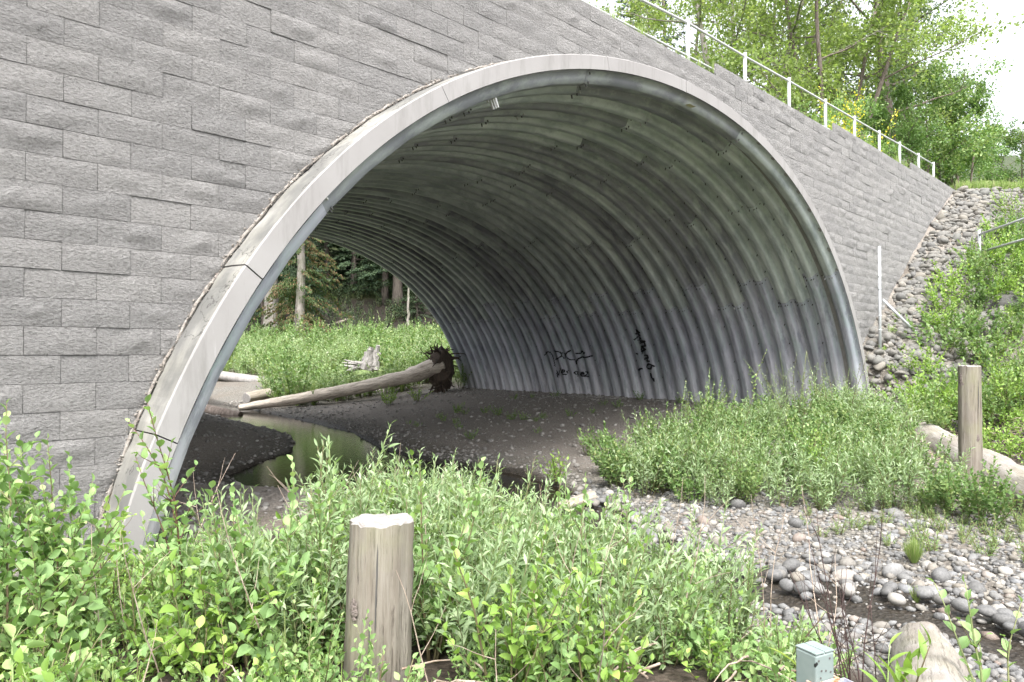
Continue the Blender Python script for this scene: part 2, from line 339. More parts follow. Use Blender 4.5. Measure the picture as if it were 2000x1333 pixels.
t = NT('painted_steel_green'); g = t.noise(t.coord('Object'), 14, 5, .6); chips = t.noise(t.coord('Object'), 34, 2, .4)
M['boxgreen'] = t.done(t.mix(t.ramp(chips, [(.69, (0, 0, 0)), (.71, (1, 1, 1))]), t.ramp(g, [(.3, (.160, .200, .192)), (.7, (.208, .248, .236))]), (.016, .016, .016)), .45, t.bump(g, .1, .003))
t = NT('rusty_bracket'); g = t.noise(t.coord('Object'), 26, 5, .7); M['rust'] = t.done(t.ramp(g, [(.38, (.28, .10, .04)), (.5, (.40, .24, .14)), (.62, (.42, .43, .42))]), .7, t.bump(g, .3, .003))
t = NT('aluminium_tube'); M['alu'] = t.done((.50, .51, .58), .38, None, .5)

# ------------------------------------------------------------------ arch geometry
PC = [0.25029787, -0.93731827, 0.8094036, 8.36989646]
Y0, Y1, SKEW = 5.60, 20.8, 0.098
def axis_x(y): return 9.7+SKEW*(y-5.6)
def Rp(psi):
    q = np.minimum(np.abs(psi), 1.22)**2; return np.polyval(PC, q)
AZ = -2.5                                            # polar centre height (z)
def arch_pt(psi, y, dr=0.0):
    r = Rp(psi)+dr; return np.stack([axis_x(y)+r*np.sin(psi), y+0*psi, AZ+r*np.cos(psi)], -1)
PITCH = .40
def corr(y): 
    u = (y-Y0)/PITCH; s = sm(.5-.78*np.cos(2*np.pi*u)); return -.135*s

# ------------------------------------------------------------------ terrain
SX = np.array([-60., -8, 0.6, 1.3, 3.27, 5.1, 7.0, 8.3, 10.0, 12.6, 15.6, 18, 22.7, 30, 60, 200])
SC = np.array([4.5, 5.0, 5.45, 5.75, 5.55, 6.6, 7.6, 8.0, 7.8, 8.4, 9.6, 10.2, 11.0, 12.0, 14.0, 30])
SWl = np.interp  # channel half-widths left / right of the centre line
def stream_d(x, y):
    c = np.interp(y, SX, SC); wl = np.interp(y, [2.5, 6.5, 8.5, 11.5, 13.5, 16, 22, 26], [.62, .8, 2.6, 2.9, 1.2, .8, .9, .9]); wr = np.interp(y, [2, 6, 9, 12, 14, 22], [.62, .65, .8, .7, .8, .9])
    d = x-c; return np.where(d > 0, d-wr, -d-wl), d > 0
def hgt(x, y):
    x = np.asarray(x, float); y = np.asarray(y, float)
    Z = math.cos(PHI)*x+math.sin(PHI)*y; L = math.sin(PHI)*x-math.cos(PHI)*y
    d, right = stream_d(x, y)
    rr = .05+(.13+.47*sm((y-1.2)/4.5))*sm((d)/8.5)+.05*np.minimum(1, np.maximum(d, 0))
    ll = .04+.46*sm(d/2.2)
    h = np.where(d < 0, -.27*sm(-d/.28), np.where(right, rr, ll))
    h = h+.035*vnoise(x, y, 1.6, 3)+.018*vnoise(x, y, 5.0, 4)+.006*vnoise(x, y, 17, 5)*(d > -1)
    # valley behind the culvert
    far = np.where(y > 22.4, sm((Z-27)/6), 0)
    h = h+far*(.10*np.maximum(0, Z-28)+.42*np.maximum(0, Z-50)+.35*vnoise(x, y, .35, 9)*sm((Z-30)/10))
    h = np.minimum(h, 34)
    cap = 7.22+.22*np.maximum(0, Z-24.3)
    cap = np.minimum(cap, 12)
    # riprap slope in front of the wall, right
    pl = 1.65+.58*(x-17.4)+.56*(y-5.6)+.75*sm((L-9.2)/4)*np.maximum(0, 1-np.abs(Z-15)/8)+.06*vnoise(x, y, 2.2, 7)
    pl = np.minimum(pl, .70+2.4*(x-17.35))
    front = np.minimum(np.maximum(h, pl), cap)
    ll_ = 8.04-(14.4-Z)*.345                                       # mound behind the fallen log
    low = .12+.55*np.maximum(0, L-ll_-.15)
    front = np.where(Z < 17, np.maximum(front, np.minimum(low+.05*vnoise(x, y, 3, 8), 2.2)*sm((17-Z)/2)), front)
    front = np.minimum(front, cap)
    h = np.where(y <= 6.06, front, h)
    pm = sm((x-np.maximum(20.2, .9*y+3.5))/4.0)*(y > 6.06)
    h = h*(1-pm)+np.maximum(cap-.35, h)*pm
    return h
def ax(*segs):
    o = []
    for a, b, n in segs: o += list(np.linspace(a, b, n, endpoint=False))
    return np.array(o+[segs[-1][1]])
gx = ax((-300, -40, 10), (-40, -4, 16), (-4, 1, 22), (1, 14, 150), (14, 22, 70), (22, 34, 50), (34, 70, 40), (70, 400, 14))
gy = ax((-300, -30, 10), (-30, -4, 14), (-4, .5, 24), (.5, 6.04, 66), (6.06, 6.3, 1), (6.3, 16, 80), (16, 26, 50), (26, 70, 60), (70, 400, 14))
X, Yg = np.meshgrid(gx, gy, indexing='ij'); Hh = hgt(X, Yg)
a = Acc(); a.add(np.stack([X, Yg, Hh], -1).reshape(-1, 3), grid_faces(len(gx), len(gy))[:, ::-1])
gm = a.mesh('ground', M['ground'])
d, right = stream_d(X, Yg); Zt = math.cos(PHI)*X+math.sin(PHI)*Yg; Lt = math.sin(PHI)*X-math.cos(PHI)*Yg
wet = sm(1-(d+.05)/.3); tun = (Yg > 6.5)*(Yg < 21.5)
wet = np.maximum(wet, tun*.12*sm(1-(d-.3)/1.2))
soil = np.where((Yg < 5.6) & (~right), sm((d-.5)/.6), 0)
soil = np.maximum(soil, sm((Lt-(8.04-(14.4-Zt)*.345)-.1)/.5)*(Yg < 5.5)*sm((16.3-Zt)/1.5)*(Zt > 5))
soil = np.maximum(soil, .12*tun*right*sm((d-.6)/2))
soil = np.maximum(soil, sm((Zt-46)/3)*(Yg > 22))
grass = .8*sm((Zt-29)/4)*(Yg > 22.4)*(1-sm((Zt-48)/3))*sm((d-2.5)/3)
grass = np.maximum(grass, (Yg > 6.06)*sm((X-20)/3)*(Yg < 60)*sm((Hh-6)/.6)); grass = np.maximum(grass, sm((Zt-24.2)/.5)*(Yg <= 6.06)*(X > 20))
wet = np.maximum(wet, .9*sm((Zt-45)/4)*(Yg > 22))  # canopy shade on the far hillside, painted in as darker ground colour
silt_and_light = np.clip(tun*.85*sm((d-.3)/1.0)+.75*sm((vnoise(X, Yg, 1.1, 51)+.15)*2.2)*sm((d-.6)/1.0)*right*(Yg < 7), 0, 1)  # silt patches on the bar; inside the culvert, paler colour replaces missing light
for nm, arr in (('silt_and_light', silt_and_light), ('wet', wet), ('soil', soil), ('grass', grass)):
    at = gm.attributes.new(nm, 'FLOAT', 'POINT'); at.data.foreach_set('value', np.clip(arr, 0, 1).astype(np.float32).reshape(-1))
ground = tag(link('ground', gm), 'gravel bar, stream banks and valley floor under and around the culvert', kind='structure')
a = Acc(); gxx = np.linspace(-30, 24, 60); gyy = np.linspace(-30, 34, 70); XX, YY = np.meshgrid(gxx, gyy, indexing='ij')
a.add(np.stack([XX, YY, 0*XX], -1).reshape(-1, 3), grid_faces(60, 70)[:, ::-1]); tag(link('stream_water', a.mesh('stream_water', M['water'])), 'shallow brown creek winding out of the culvert', kind='structure')

# road fill over the culvert (top sheet and far face)
TOPZ = lambda x: 6.60+.037*(x-7.2)
a = Acc(); xs = np.linspace(-40, 29, 70)
for (ya, yb, za, zb) in ((6.10, 14, -.12, 0), (14, Y1+.02, 0, .0)):
    v = np.array([[x, y, TOPZ(x)+dz] for y, dz in ((ya, za), (yb, zb)) for x in xs]); a.add(v, grid_faces(2, 70))
fill = link('road_embankment', a.mesh('road_embankment', M['ground'])); fill['kind'] = 'structure'
at = fill.data.attributes.new('grass', 'FLOAT', 'POINT'); at.data.foreach_set('value', np.full(len(fill.data.vertices), .9, np.float32))
a = Acc(); ps = np.linspace(-1.3, 1.3, 60); low = arch_pt(ps, Y1+.02+0*ps, .03); hi = low.copy(); hi[:, 2] = TOPZ(hi[:, 0]); hi[:, 0] = axis_x(22)+(hi[:, 0]-axis_x(22))*1.0
hi[:, 0] = np.linspace(-40, 29, 60)*0+hi[:, 0]; a.add(np.concatenate([low, hi]), grid_faces(2, 60))
for x0, x1 in ((-40, low[0, 0]), (low[-1, 0], 29.)):
    a.add(np.array([[x0, Y1+.02, -.5], [x1, Y1+.02, -.5], [x1, Y1+.02, TOPZ(x1)], [x0, Y1+.02, TOPZ(x0)]]), np.array([[0, 1, 2, 3]]))
o = link('far_headwall', a.mesh('far_headwall', M['block'])); o['kind'] = 'structure'

# ------------------------------------------------------------------ block retaining wall
rng = np.random.RandomState(11)
BW, BH = .4572, .2032; WY = 5.97; XJ = at_y(45, 637, WY)[0]; ZC = 2.189
wall = empty('retaining_wall', (9, WY, 0), 'tall retaining wall of pale grey split face concrete blocks around the arch opening', 'retaining wall')
def block_template(r):
    amp = r.choice([.35, .6, .9, 1.3])
    nu, nv = 7, 5; u = np.linspace(0, 1, nu); v = np.linspace(0, 1, nv); U, V = np.meshgrid(u, v, indexing='ij')
    g = .0034; x = g/2+U*(BW-g); z = g/2+V*(BH-g)
    edge = np.minimum(np.minimum(U, 1-U)*2.4, np.minimum(V, 1-V)*1.6); edge = np.clip(edge*1.5, 0, 1)
    sl = r.uniform(-1, 1); rid = r.uniform(.15, .85); k = r.uniform(-1.3, 1.3)
    rel = .016+.020*(1-2.2*np.abs(V-rid-k*(U-.5)*.9))+.010*sl*(V-.5)+.007*r.normal(size=U.shape)+.020*r.uniform(-1, 1)*(U-.5)
    y = -(.016+.006*r.uniform(-1, 1)*(U-.5)+.005*r.uniform(-1, 1)*(V-.5)+np.clip((rel-.012)*amp, -.010, .040)*edge)
    front = np.stack([x, y, z], -1).reshape(-1, 3)
    per = [(i, 0) for i in range(nu)]+[(nu-1, j) for j in range(1, nv)]+[(i, nv-1) for i in range(nu-2, -1, -1)]+[(0, j) for j in range(nv-2, 0, -1)]
    idx = [i*nv+j for i, j in per]; back = front[idx].copy(); back[:, 1] = .02
    n0 = len(front); m = len(idx); sk = np.array([[n0+k, n0+m+k, n0+m+(k+1) % m, n0+(k+1) % m] for k in range(m)])
    return np.concatenate([front, front[idx], back]), [grid_faces(nu, nv), sk]
BT = [block_template(rng) for _ in range(26)]
cells = []
def r_out(psi): return Rp(psi)+.185+.02
for k in range(-12, 28):
    z0 = ZC+k*BH
    x0 = XJ+(0 if k % 2 else BW/2)
    for j in range(-14, 62):
        xa = x0+j*BW
        if xa > 27.3 or xa < -4: continue
        if z0+BH > TOPZ(xa+.2)+.12: continue
        if z0+BH < hgt(xa, 5.9)-.15 and z0+BH < hgt(xa+BW, 5.9)-.15: continue
        cells.append((xa, z0))
def inside(p, dr=0.0):
    dx, dz = p[:, 0]-9.7, p[:, 2]-AZ; return np.hypot(dx, dz) < r_out(np.arctan2(dx, dz))+dr
keep = []
for xa, z0 in cells:
    c4 = np.array([[xa, 0, z0], [xa+BW, 0, z0], [xa, 0, z0+BH], [xa+BW, 0, z0+BH]]); ins = inside(c4)
    if ins.all(): continue
    if z0+BH < .0 and abs(xa-9.7) < 8: continue
    cpx = np.array([xa+BW/2, WY, z0+BH/2-CAM_Z]); dep = cpx@FW; u = 1000+F_PX*(cpx@RT)/dep; vv = 666.5-F_PX*(cpx@UP)/dep
    vis = (-60 < u < 2060) and (-40 < vv < 1250); keep.append((0 if vis else 1, dep, xa, z0, ins.any()))
keep.sort()
bmesh_cache = {}; rest = Acc()
for i, (nv_, dep, xa, z0, cut) in enumerate(keep):
    k = rng.randint(26); tv, tf = BT[k]; off = rng.uniform(-.006, .006)*(rng.uniform() < .5)
    org = np.array([xa, WY+off, z0])
    if cut:
        v = tv+org; dx, dz = v[:, 0]-9.7, v[:, 2]-AZ; r = np.hypot(dx, dz); psi = np.arctan2(dx, dz); ro = r_out(psi); s = np.maximum(1, ro/r)
        v[:, 0] = 9.7+dx*s; v[:, 2] = AZ+dz*s
        if i < 300:
            a = Acc(); a.add(v-org, tf); o = link('block', a.mesh('block', M['block']), wall)
        else: rest.add(v, tf, rng.uniform()); continue
    else:
        if i >= 300: rest.add(tv+org, tf, rng.uniform()); continue
        if k not in bmesh_cache:
            a = Acc(); a.add(tv, tf); bmesh_cache[k] = a.mesh('block', M['block'])
        o = link('block', bmesh_cache[k], wall)
    o.location = org-np.array([9, WY, 0])
o = link('block_courses', rest.mesh('block_courses', M['block']), wall); o.location = (-9, -WY, 0); o['kind'] = 'stuff'
# dark backing seen in the open joints
a = Acc(); ps = np.linspace(-1.3, 1.3, 80); ex = 9.7+(Rp(ps)+.24)*np.sin(ps); ez = AZ+(Rp(ps)+.24)*np.cos(ps)
tx = np.interp(np.linspace(0, 1, 80), [0, 1], [ex[0], ex[-1]]); tx = ex
a.add(np.concatenate([np.stack([ex, 0*ex+WY+.045, ez], -1), np.stack([tx, 0*ex+WY+.045, np.maximum(TOPZ(tx)-.1, ez)], -1)]), grid_faces(2, 80))
for x0, x1 in ((-4, ex[0]), (ex[-1], 27.2)): a.add(np.array([[x0, WY+.045, -.5], [x1, WY+.045, -.5], [x1, WY+.045, TOPZ(x1)-.1], [x0, WY+.045, TOPZ(x0)-.1]]), np.array([[0, 1, 2, 3]]))
v = np.array([[x, y, TOPZ(x)-.04] for y in (WY+.03, 6.2) for x in np.linspace(-4, 27.3, 40)]); a.add(v, grid_faces(2, 40))
a.add(np.array([[27.35, WY, 3], [27.35, 12, 3], [27.35, 12, 7.3], [27.35, WY, 7.3]]), np.array([[0, 1, 2, 3]]))
o = link('wall_core', a.mesh('wall_core', M['joint']), wall); o.location = (-9, -WY, 0)
# cap course, slightly lower and darker line along the crest
def ribbon_noise(n, s, r): return np.convolve(r.normal(size=n+8), np.ones(5)/5, 'same')[4:-4]*s
ps = np.linspace(-1.28, -.02, 150); a = Acc(); P = arch_pt(ps, WY-.015+0*ps, .225); P[:, 0] = 9.7+(Rp(ps)+.215)*np.sin(ps)
tube(a, P+rng.normal(size=P.shape)*.004, .014, 6, 0, True, .3, rng)
LUMP = [stone_shape(rng, ICO1, .7) for _ in range(5)]
for q in range(5):
    m = 420; pp = rng.uniform(-1.28, -.12, m); rr_ = .205+(.016*rng.exponential(size=m)).clip(0, .05)*sm((-.10-pp)*1.6); Pq = np.stack([9.7+(Rp(pp)+rr_)*np.sin(pp), WY-.012-rng.uniform(0, .02, m), AZ+(Rp(pp)+rr_)*np.cos(pp)], -1)
    inst(a, LUMP[q], ICO1[1], Pq, rand_rot(rng, m, 1.0), (.004+.004*rng.exponential(size=m)).clip(0, .016), rng.uniform(size=m))
o = link('mortar_fill', a.mesh('mortar_fill', M['mortar']), wall); o.location = (-9, -WY, 0); o['kind'] = 'stuff'; o['label'] = 'crumbly mortar and debris packed between blocks and collar'

# ------------------------------------------------------------------ concrete collar
collar = empty('concrete_collar', (9.7, 5.59, .3), 'smooth pale concrete collar rimming the mouth of the arch', 'arch collar')
cuts = [-1.30, -1.10, -.93, -.60, -.25, -.02, .33, .70, 1.0, 1.30]
for i in range(len(cuts)-1):
    n = 22; ps = np.linspace(cuts[i]+.0006, cuts[i+1]-.0006, n); ri, ro = Rp(ps)+.005, Rp(ps)+.185
    def P_(r, y, dj=0): return np.stack([r*np.sin(ps), 0*ps+y, AZ-.3+r*np.cos(ps)], -1)
    jit = rng.normal(size=n)*.004
    rings = [P_(ri, .0), P_(ro-.012, .0), P_(ro+jit*.5, .012), P_(ro+.012+jit, .20), P_(ro+.015+jit, .42), P_(ri, .42)]
    v = np.concatenate(rings); m = len(rings); fr = []; ft = []
    for k in range(m):
        kn = (k+1) % m; q = [[k*n+j, k*n+j+1, kn*n+j+1, kn*n+j] for j in range(n-1)]
        (ft if k in (2, 3) else fr).extend(q)
    caps = np.array([[k*n for k in range(m)], [k*n+n-1 for k in range(m)][::-1]])
    a = Acc(); a.add(v, [np.array(fr), np.array(ft), caps]); me = a.mesh('collar_segment', M['concrete'], False); me.materials.append(M['collartop'])
    mi = np.zeros(len(me.polygons), np.int32); mi[len(fr):len(fr)+len(ft)] = 1; me.polygons.foreach_set('material_index', mi)
    o = link('collar_segment', me, collar); o.location = (0, rng.uniform(-.004, .004), 0)

# ------------------------------------------------------------------ corrugated steel arch
arch = empty('steel_arch_culvert', (9.7, Y0, .3), 'deep corrugated galvanised steel arch spanning the creek', 'culvert')
PSM = 1.30; nring = 38
bolts = Acc(); bright = Acc(); hexv = []
HEX = np.concatenate([np.stack([np.cos(np.arange(6)*np.pi/3), np.sin(np.arange(6)*np.pi/3), 0*np.arange(6)], -1), np.stack([np.cos(np.arange(6)*np.pi/3)*.8, np.sin(np.arange(6)*np.pi/3)*.8, 1+0*np.arange(6)], -1)])
HEXF = np.array([[i, (i+1) % 6, 6+(i+1) % 6, 6+i] for i in range(6)]+[[6, 7, 8, 9], [9, 10, 11, 6]])
def add_bolt(acc, psi, y, r, l):
    p = arch_pt(np.array([psi]), np.array([y]), corr(y))[0]; nrm = np.array([-math.sin(psi), 0, -math.cos(psi)])
    R = frames(np.array([[0, 1., 0]]), nrm[None]); inst(acc, HEX*np.array([r, r, l]), HEXF, p[None]-[[9.7, Y0, .3]], R, np.ones(1), np.zeros(1))
for rg in range(nring):
    ya = Y0+rg*PITCH; yb = min(ya+PITCH, Y1); 
    jj = .03*rng.normal(); seams = [-PSM]+([-.82, -.30+jj, .20+jj, .76] if rg % 4 < 2 else [-.92, -.46+jj, .02+jj, .50+jj, .84])+[PSM]
    nY = 13; ys = np.linspace(ya, yb, nY)
    for s in range(len(seams)-1):
        pa, pb = seams[s], seams[s+1]; n = max(4, int((pb-pa)/.06)); ps = np.linspace(pa, pb, n)
        PP, YY_ = np.meshgrid(ps, ys, indexing='ij'); dr = corr(YY_)+(.006 if (s+rg) % 2 else 0)
        v = arch_pt(PP.reshape(-1), YY_.reshape(-1), dr.reshape(-1))-np.array([9.7, Y0, .3])
        top = .0 < abs((pa+pb)/2) < .84
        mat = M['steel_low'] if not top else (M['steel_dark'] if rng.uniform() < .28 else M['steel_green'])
        a = Acc(); a.add(v, grid_faces(n, nY)); me = a.mesh('plate', mat)
        o = link('plate', me, arch)
        if s > 0 :
            for kk in range(2):
                yc = ya+(kk+.5)*PITCH/2+.02
                for q in (-1, 0, 1):
                    if yc+q*.05 < yb: add_bolt(bright if (rng.uniform() < .12) else bolts, pa+.008, yc+q*.05, .012, .05 if kk % 2 else .03)
    if rg > 0 and rg % 2 == 0:
        for psi in np.arange(-.7, 1.15, .06): add_bolt(bolts, psi+.01*(rg % 2), ya+.0, .014, .045)
        for psi in np.arange(.62, 1.2, .035): add_bolt(bright, psi, Y0+.05, .010, .012)
for q in range(4): add_bolt(bright, -.50+.001*q, Y0+.16+.05*q, .018, .11)
o = link('bolt_rows', bolts.mesh('bolt_rows', M['bolt'], False), arch); o['kind'] = 'stuff'
o = link('bright_bolt_rows', bright.mesh('bright_bolt_rows', M['bolt_bright'], False), arch); o['kind'] = 'stuff'; o['label'] = 'bright unrusted bolt ends'
# footing strips under the arch legs
for s in (-1, 1):
    a = Acc(); ys = np.linspace(Y0+.4, Y1, 12); xb = axis_x(ys)+s*(Rp(1.25)*math.sin(1.25)); zb = .25 if s > 0 else -.2
    v = np.concatenate([np.stack([xb+e*.3, ys, 0*ys+z], -1) for e, z in ((-1, -.6), (-1, zb), (1, zb), (1, -.6))])-np.array([9.7, Y0, .3]); a.add(v, [grid_faces(4, 12)])
    link('footing', a.mesh('footing', M['mortar'], False), arch)
# sprayed writing, following the corrugations
def hit(px, py):
    d = ray(px, py); ts = np.linspace(4, 40, 1800); P = d[None]*ts[:, None]; P[:, 2] += CAM_Z
    y = P[:, 1]; dx = P[:, 0]-axis_x(y); dz = P[:, 2]-AZ; psi = np.arctan2(dx, dz); g = np.hypot(dx, dz)-(Rp(psi)+corr(y)); ok = (y > Y0) & (g > 0)
    if not ok.any(): return None
    i = np.argmax(ok); return psi[i], y[i]
strokes = [[(190, 480), (230, 440), (270, 445), (310, 500), (330, 580), (345, 660)], [(320, 430), (390, 435), (440, 460), (430, 510), (390, 540), (350, 550)], [(425, 430), (440, 490), (485, 540)], [(450, 450), (500, 480), (490, 520)],
 [(580, 415), (530, 440), (500, 480), (510, 520), (560, 555), (640, 560)], [(650, 465), (720, 460), (750, 430), (785, 455), (770, 475)], [(905, 495), (800, 525), (750, 515), (690, 545), (660, 590), (665, 625)],
 [(385, 820), (370, 720), (400, 790), (420, 690)], [(435, 750), (480, 740), (490, 715), (455, 710), (440, 750), (460, 780), (520, 780)], [(545, 710), (520, 735), (545, 760)],
 [(680, 740), (650, 730), (635, 755), (670, 780), (685, 740), (690, 810)], [(720, 780), (780, 770), (770, 745), (735, 755), (730, 800), (790, 805)], [(800, 740), (835, 745), (820, 780), (790, 800), (850, 815)]]
strokes2 = [[(1560, 110), (1610, 150), (1550, 165), (1620, 190), (1565, 215), (1640, 240), (1590, 265), (1665, 280), (1605, 300)], [(1560, 130), (1600, 200), (1640, 290)], [(1535, 250), (1570, 215)], [(1640, 280), (1695, 280)], [(1610, 310), (1680, 290), (1700, 350), (1635, 360), (1640, 420), (1650, 460)], [(1660, 380), (1700, 400), (1650, 430)],
 [(1690, 540), (1740, 530), (1730, 490), (1695, 495), (1685, 550), (1720, 580), (1760, 580)], [(1700, 520), (1735, 560)], [(1840, 655), (1790, 640), (1750, 620), (1715, 650), (1730, 690), (1780, 695), (1790, 660)], [(1780, 765), (1790, 820), (1830, 880), (1822, 840)], [(1560, 465), (1588, 472)], [(1600, 715), (1625, 692), (1655, 692)]]
def spray(strs, wpx, label):
    for st in strs:
        a = Acc()
        pts = []
        st = [(1040+x/7.692, 630+y/7.692) for x, y in st]
        for (x0, y0), (x1, y1) in zip(st[:-1], st[1:]):
            n = max(2, int(math.hypot(x1-x0, y1-y0)/1.0))
            pts += [(x0+(x1-x0)*i/n, y0+(y1-y0)*i/n) for i in range(n)]
        pts.append(st[-1]); H3 = [hit(*p) for p in pts]; Q = []
        for h in H3:
            if h is None: continue
            Q.append((arch_pt(np.array([h[0]]), np.array([h[1]]), corr(h[1])-.008)[0], np.array([-math.sin(h[0]), 0, -math.cos(h[0])])))
        for (p, n1_), (q, n2_) in zip(Q[:-1], Q[1:]):
            tdir = q-p; L = np.linalg.norm(tdir)
            if L < 1e-4 or L > .30: continue
            s = norm(np.cross(tdir, n1_))*wpx; e = tdir/L*wpx*.5
            a.add(np.array([p-s-e, p+s-e, q+s+e, q-s+e])-np.array([9.7, Y0, .3]), np.array([[0, 1, 2, 3]]))
        if a.n: o = link('paint_stroke', a.mesh('paint_stroke', M['paint']), arch); o['label'] = label
spray(strokes, .026, 'stroke of the wide black tag with two scrawled words under it')
spray(strokes2, .028, 'stroke of the thick black scribble running down the steel')
h = hit(1345, 203)
if h:
    p = arch_pt(np.array([h[0]]), np.array([h[1]]), corr(h[1])-.012)[0]; tx_ = np.array([math.cos(h[0]), 0, -math.sin(h[0])])*.09; ty_ = np.array([0, .07, 0])
    a = Acc(); a.add(np.array([p-tx_-ty_, p+tx_-ty_, p+tx_+ty_, p-tx_+ty_])-np.array([9.7, Y0, .3]), np.array([[0, 1, 2, 3]])); o = link('tag_plate', a.mesh('tag_plate', M['tag']), arch); o['label'] = 'small yellowish tag on the steel near the crown'

# ------------------------------------------------------------------ stones on the ground
rng = np.random.RandomState(21)
SV = [stone_shape(rng) for _ in range(8)]; SVL = [stone_shape(rng, ICO1) for _ in range(6)]; SR = [stone_shape(rng, ICO2, .6) for _ in range(8)]
def mesh_of(v, f, name, mat, smooth=True):
    a = Acc(); a.add(v, f); return a.mesh(name, mat, smooth)
COBM = [mesh_of(v, ICO2[1], 'stone', M['cobble']) for v in SV]; RIPM = [mesh_of(v, ICO2[1], 'stone', M['riprap']) for v in SR]
def place_stone(me, x, y, r, sink=.3, par=ground):
    o = link('stone', me, par, (x, y, float(hgt(x, y))+r*(.5-sink))); o.scale = (r, r*rng.uniform(.8, 1.1), r*rng.uniform(.85, 1.2)); o.rotation_euler = (rng.normal()*.25, rng.normal()*.25, rng.uniform(0, 6.28)); return o
cnt = 0
named = [(1640, 1112, 36, 1), (1712, 1107, 26, 1), (1378, 1140, 30, 3), (1448, 1112, 28, 0), (1405, 1068, 28, 5), (1382, 1070, 22, 2), (1612, 1095, 26, 4), (1585, 1098, 24, 3), (1345, 1058, 18, 0), (1558, 1125, 20, 2), (1500, 1070, 18, 1), (1720, 1235, 32, 2), (1885, 1175, 28, 1), (1965, 1125, 25, 3), (1640, 1200, 20, 0), (1715, 1160, 22, 5), (1340, 1165, 22, 4), (1600, 1240, 22, 2), (1900, 1095, 22, 4), (1835, 1215, 20, 0), (1575, 1165, 26, 5), (1310, 1040, 16, 2), (1500, 1030, 14, 2), (1240, 1150, 18, 3), (1215, 1020, 16, 2), (1455, 1062, 18, 1), (1520, 1110, 18, 4)]
for px, py, w_, k in named:
    p = at_z(px, py, .12); Zd = p[:2]@FW[:2]; r = w_/2/F_PX*Zd*1.12; place_stone(COBM[k], p[0], p[1], r, .15); cnt += 1
tries = 0
while cnt < 300 and tries < 20000:
    tries += 1; Zd = rng.uniform(4.0, 11) if rng.uniform() < .8 else rng.uniform(9, 20); px = rng.uniform(1150, 2050); x, y = pz(px, Zd)
    dd, rt = stream_d(x, y)
    if not rt or dd > 4.5 or dd < -.6 or y > 9: continue
    if rng.uniform() > math.exp(-max(dd, 0)/1.6): continue
    r = min(.11, .022+.022*rng.exponential()); place_stone(COBM[rng.randint(8)], x, y, max(r, .07) if dd < -.1 else r, .3 if dd > -.1 else -.6); cnt += 1
# gravel, nobody could count it
def scatter_gravel(name, label, n, sampler, rlo, rexp, mat, shapes, faces):
    a = Acc(); xs, ys = sampler(n); m = len(xs); k = rng.randint(len(shapes), size=m); R = rand_rot(rng, m, .3); r = np.minimum(rlo+rng.exponential(rexp, m), rlo+rexp*4)
    P = np.stack([xs, ys, hgt(xs, ys)+r*.22], -1); tn = rng.uniform(size=m)
    for q in range(len(shapes)):
        s = k == q; inst(a, shapes[q], faces, P[s], R[s], r[s], tn[s])
    return tag(link(name, a.mesh(name, mat)), label, kind='stuff')
def bar(n):
    Zd = 3.6+10*rng.uniform(size=n*4)**1.3; px = rng.uniform(1050, 2080, n*4); L = (px-1000)/F_PX*Zd
    x = math.cos(PHI)*Zd+math.sin(PHI)*L; y = math.sin(PHI)*Zd-math.cos(PHI)*L; dd, rt = stream_d(x, y)
    ok = (y < 6.5) & (((rt) & ((dd > -.12) | (rng.uniform(size=n*4) < .22))) | ((~rt) & (dd > -.3) & (dd < .6))) & (rng.uniform(size=n*4) < np.exp(-np.maximum(dd-2, 0)/2.5)); return x[ok][:n], y[ok][:n]
scatter_gravel('gravel', 'grey and white river gravel of the bar beside the creek', 15000, bar, .008, .0125, M['cobble'], SVL, ICO1[1])
def tunn(n):
    y = rng.uniform(6, 28, n*4); x = rng.uniform(2, 19.8, n*4); dd, rt = stream_d(x, y)
    pr = np.where(rt, .22+.9*np.exp(-np.abs(dd-.4)/.7)+1.0*np.exp(-np.abs(x-(axis_x(y)+7.0))/.8), .5)
    ok = (dd > -.35) & (rng.uniform(size=n*4) < pr) & (x < np.where(y < 21, axis_x(y)+7.6, 15.5)); return x[ok][:n], y[ok][:n]
scatter_gravel('gravel', 'gravel in brightened colour on the floor inside the culvert', 12000, tunn, .012, .015, M['litgravel'], SVL, ICO1[1])
# riprap slope
def slope_pt(Zd, L): return math.cos(PHI)*Zd+math.sin(PHI)*L, math.sin(PHI)*Zd-math.cos(PHI)*L
def rip(n, lo=14.0, hi=24.2):
    Zd = rng.uniform(lo, hi, n*5); L = rng.uniform(6.5, 17.5, n*5); x, y = slope_pt(Zd, L); ok = (y < 5.86) & (L < 10.2+(Zd-15.5)*.85) & (L > 8.0-(Zd < 15.5)*1.5)
    return x[ok][:n], y[ok][:n]
xs, ys = rip(300, 14.4, 20)
rip_root = ground
for x, y in zip(xs, ys):
    r = rng.uniform(.08, .15) if rng.uniform() < .85 else rng.uniform(.15, .22); o = place_stone(RIPM[rng.randint(8)], x, y, r, .2, None)
    o.name = 'stone'; o.parent = None; cobbleflag = True; o['_rip'] = 1
bank = empty('riprap_slope', (18.5, 4.5, 2.2), 'bank of loose rounded stones climbing beside the wall end', 'stone slope'); bank['kind'] = 'structure'; del bank['category']
for o in list(COL.objects):
    if o.get('_rip'): del o['_rip']; o.parent = bank; o.location = o.location-Vector((18.5, 4.5, 2.2))
a = Acc(); xs, ys = rip(4200); m = len(xs); k = rng.randint(8, size=m); r = .06+rng.exponential(.035, m).clip(0, .13); P = np.stack([xs, ys, hgt(xs, ys)+r*.25], -1)-np.array([18.5, 4.5, 2.2]); R = rand_rot(rng, m, .45); tn = rng.uniform(size=m)
for q in range(8):
    s = k == q; inst(a, SR[q], ICO2[1], P[s], R[s], r[s], tn[s])
